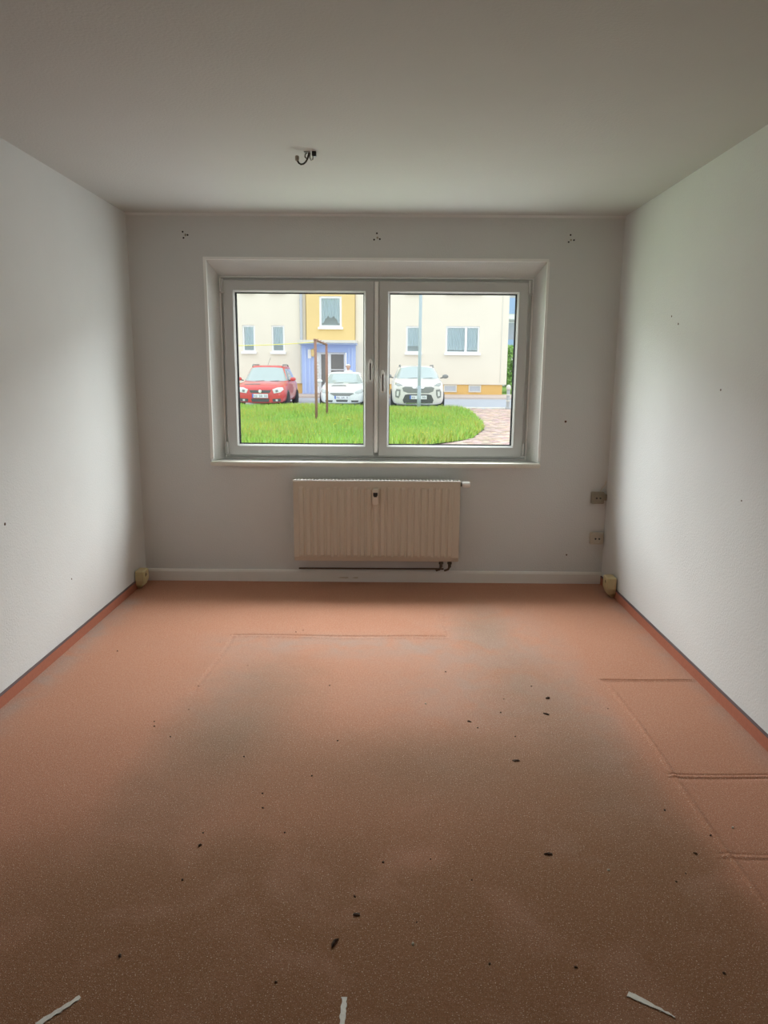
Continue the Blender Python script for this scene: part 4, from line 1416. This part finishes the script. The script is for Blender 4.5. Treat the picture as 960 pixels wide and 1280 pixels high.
SUV = dict(W=1.88, L=4.48, H=1.60, hood=.98, cowl_z=1.12, cowl_y=1.0, roof_y=1.72, roof_w=.66, rear_rake=.35, zb=.22, paint=M['pearl_paint'], plate=(.30, .43, .56),
           rail='trim_grey', wheel_r=.35, mirror_mat=M['trim_grey'], screen_top=.10, arch=.06,
           front=[('grille', [(-.56, .82), (-.46, .865), (-.18, .85), (0, .82), (.18, .85), (.46, .865), (.56, .82), (.52, .70), (.36, .645), (-.36, .645), (-.52, .70)], 'trim_grey', .012, False),
                  ('grille_bar', [(-.24, .845), (.24, .845), (.18, .80), (-.18, .80)], 'chrome', .022, False),
                  ('headlight', [(.54, .90), (.66, .97), (.80, 1.0), (.82, .93), (.72, .88)], 'lamp_smoked', .014, True),
                  ('lower_grille', [(-.54, .40), (-.46, .58), (-.36, .60), (.36, .60), (.46, .58), (.54, .40), (.50, .29), (-.50, .29)], 'trim', .012, False),
                  ('lower_lip', [(-.46, .30), (.46, .30), (.44, .25), (-.44, .25)], 'chrome', .024, False),
                  ('fog_lamp', [(.62, .76), (.76, .78), (.81, .68), (.80, .50), (.68, .46), (.63, .58)], 'trim_grey', .012, True),
                  ('fog_lens', [(.67, .70), (.75, .70), (.76, .55), (.69, .53)], 'lamp_glass', .022, True)],
           extra=[('rails', rails)])
make_car('car', (1.11, 20.45, 0.09), 0.0, SUV, 'pearl white sport utility car behind the lamp post')

# ------------------------------------------------------------------ person behind the white car
per = tag(empty('person', (-1.66, 26.6, gz(26.6) - .01)), 'grey-haired person in a white shirt standing behind the white car', 'person')


def skin_mesh(name, joints, edges, mat, parent, sub=2):
    me = bpy.data.meshes.new(name)
    me.from_pydata([j[:3] for j in joints], edges, [])
    o = bpy.data.objects.new(name, me)
    C.objects.link(o)
    m = o.modifiers.new('skin', 'SKIN')
    for i, j in enumerate(joints):
        me.skin_vertices[0].data[i].radius = (j[3], j[4] if len(j) > 4 else j[3])
    me.skin_vertices[0].data[0].use_root = True
    s_ = o.modifiers.new('sub', 'SUBSURF')
    s_.levels = s_.render_levels = sub
    eval_mesh(o)
    o.data.materials.clear()
    o.data.materials.append(mat)
    o.data.polygons.foreach_set('use_smooth', [True] * len(o.data.polygons))
    o.parent = parent
    return o


PS = 0.85
J = [(0, 0, .95, .13, .10), (0, 0, 1.15, .13, .095), (0, 0, 1.36, .16, .10), (0, 0, 1.46, .075, .07), (0, -.01, 1.535, .062, .062), (0, -.02, 1.595, .112, .125), (0, -.012, 1.69, .122, .135),
     (.10, 0, .88, .085), (.11, .01, .50, .058), (.11, .03, .09, .042), (.12, -.10, .05, .04),
     (-.10, 0, .88, .085), (-.11, .01, .50, .058), (-.11, .03, .09, .042), (-.12, -.10, .05, .04),
     (.19, 0, 1.40, .055), (.25, .02, 1.13, .042), (.24, -.08, .90, .030), (.24, -.10, .83, .035),
     (-.19, 0, 1.40, .055), (-.25, .02, 1.13, .042), (-.24, -.08, .90, .030), (-.24, -.10, .83, .035), (0, .0, 1.77, .090, .105)]
J = [tuple(c * PS for c in j) for j in J]
ED = [(0, 1), (1, 2), (2, 3), (3, 4), (4, 5), (5, 6), (0, 7), (7, 8), (8, 9), (9, 10), (0, 11), (11, 12), (12, 13), (13, 14), (2, 15), (15, 16), (16, 17), (17, 18), (2, 19), (19, 20), (20, 21), (21, 22), (6, 23)]
bo_ = skin_mesh('body', J, ED, M['skin'], per)
for k in range(8):      # fingers and thumbs
    sg = 1 if k < 4 else -1
    i = k % 4
    MB().tube([(sg * .24 * PS, (-.125 + i * .022) * PS, .81 * PS), (sg * .24 * PS, (-.13 + i * .024) * PS, .765 * PS), (sg * .235 * PS, (-.13 + i * .022) * PS, (.735 + .006 * abs(i - 1)) * PS)], 0.0085, 6, .006).build('finger', M['skin'], per, local=True, smooth=True)
for sg in (1, -1):
    MB().tube([(sg * .235 * PS, -.13 * PS, .84 * PS), (sg * .22 * PS, -.16 * PS, .815 * PS), (sg * .215 * PS, -.17 * PS, .79 * PS)], 0.009, 6, .007).build('thumb', M['skin'], per, local=True, smooth=True)


def offset_part(name, test, mat, d):
    me = bo_.data
    bm = bmesh.new()
    bm.from_mesh(me)
    bm.normal_update()
    for v_ in bm.verts:
        v_.co += v_.normal * d
    kill = [f for f in bm.faces if not test(f.calc_center_median() / PS)]
    bmesh.ops.delete(bm, geom=kill, context='FACES')
    m2 = bpy.data.meshes.new(name)
    bm.to_mesh(m2)
    bm.free()
    m2.materials.clear()
    m2.materials.append(mat)
    o = bpy.data.objects.new(name, m2)
    C.objects.link(o)
    o.parent = per
    return o


offset_part('shirt', lambda c: .92 < c.z < 1.475 and not (c.z < 1.20 and abs(c.x) > .19), M['shirt'], .014)
offset_part('trousers', lambda c: .10 < c.z < .97 and abs(c.x) < .20, M['trousers'], .012)
offset_part('shoe', lambda c: c.z <= .12, M['shoe'], .010)
offset_part('hair', lambda c: c.z > 1.60 and (c.z > 1.705 or c.y > -.01), M['hair'], .012)
for sg in (1, -1):
    MB().lathe([(.004, -.004), (.011, 0), (.011, .004), (.004, .008)], (sg * .030 * PS, -.112 * PS, 1.665 * PS), 'y', 10).build('eye', M['plate_ink'], per, local=True)
    MB().lathe([(.008, -.006), (.028, 0), (.022, .012)], (sg * .088 * PS, -.005 * PS, 1.645 * PS), 'x', 12).build('ear', M['skin'], per, local=True)
MB().add([(0, -.140 * PS, 1.625 * PS), (-.018 * PS, -.100 * PS, 1.615 * PS), (.018 * PS, -.100 * PS, 1.615 * PS), (0, -.108 * PS, 1.672 * PS)], [(0, 1, 3), (0, 3, 2), (0, 2, 1), (1, 2, 3)]).build('nose', M['skin'], per, local=True)
MB().box(-.022 * PS, .022 * PS, -.108 * PS, -.085 * PS, 1.588 * PS, 1.597 * PS).build('mouth', M['red_paint'], per, local=True)
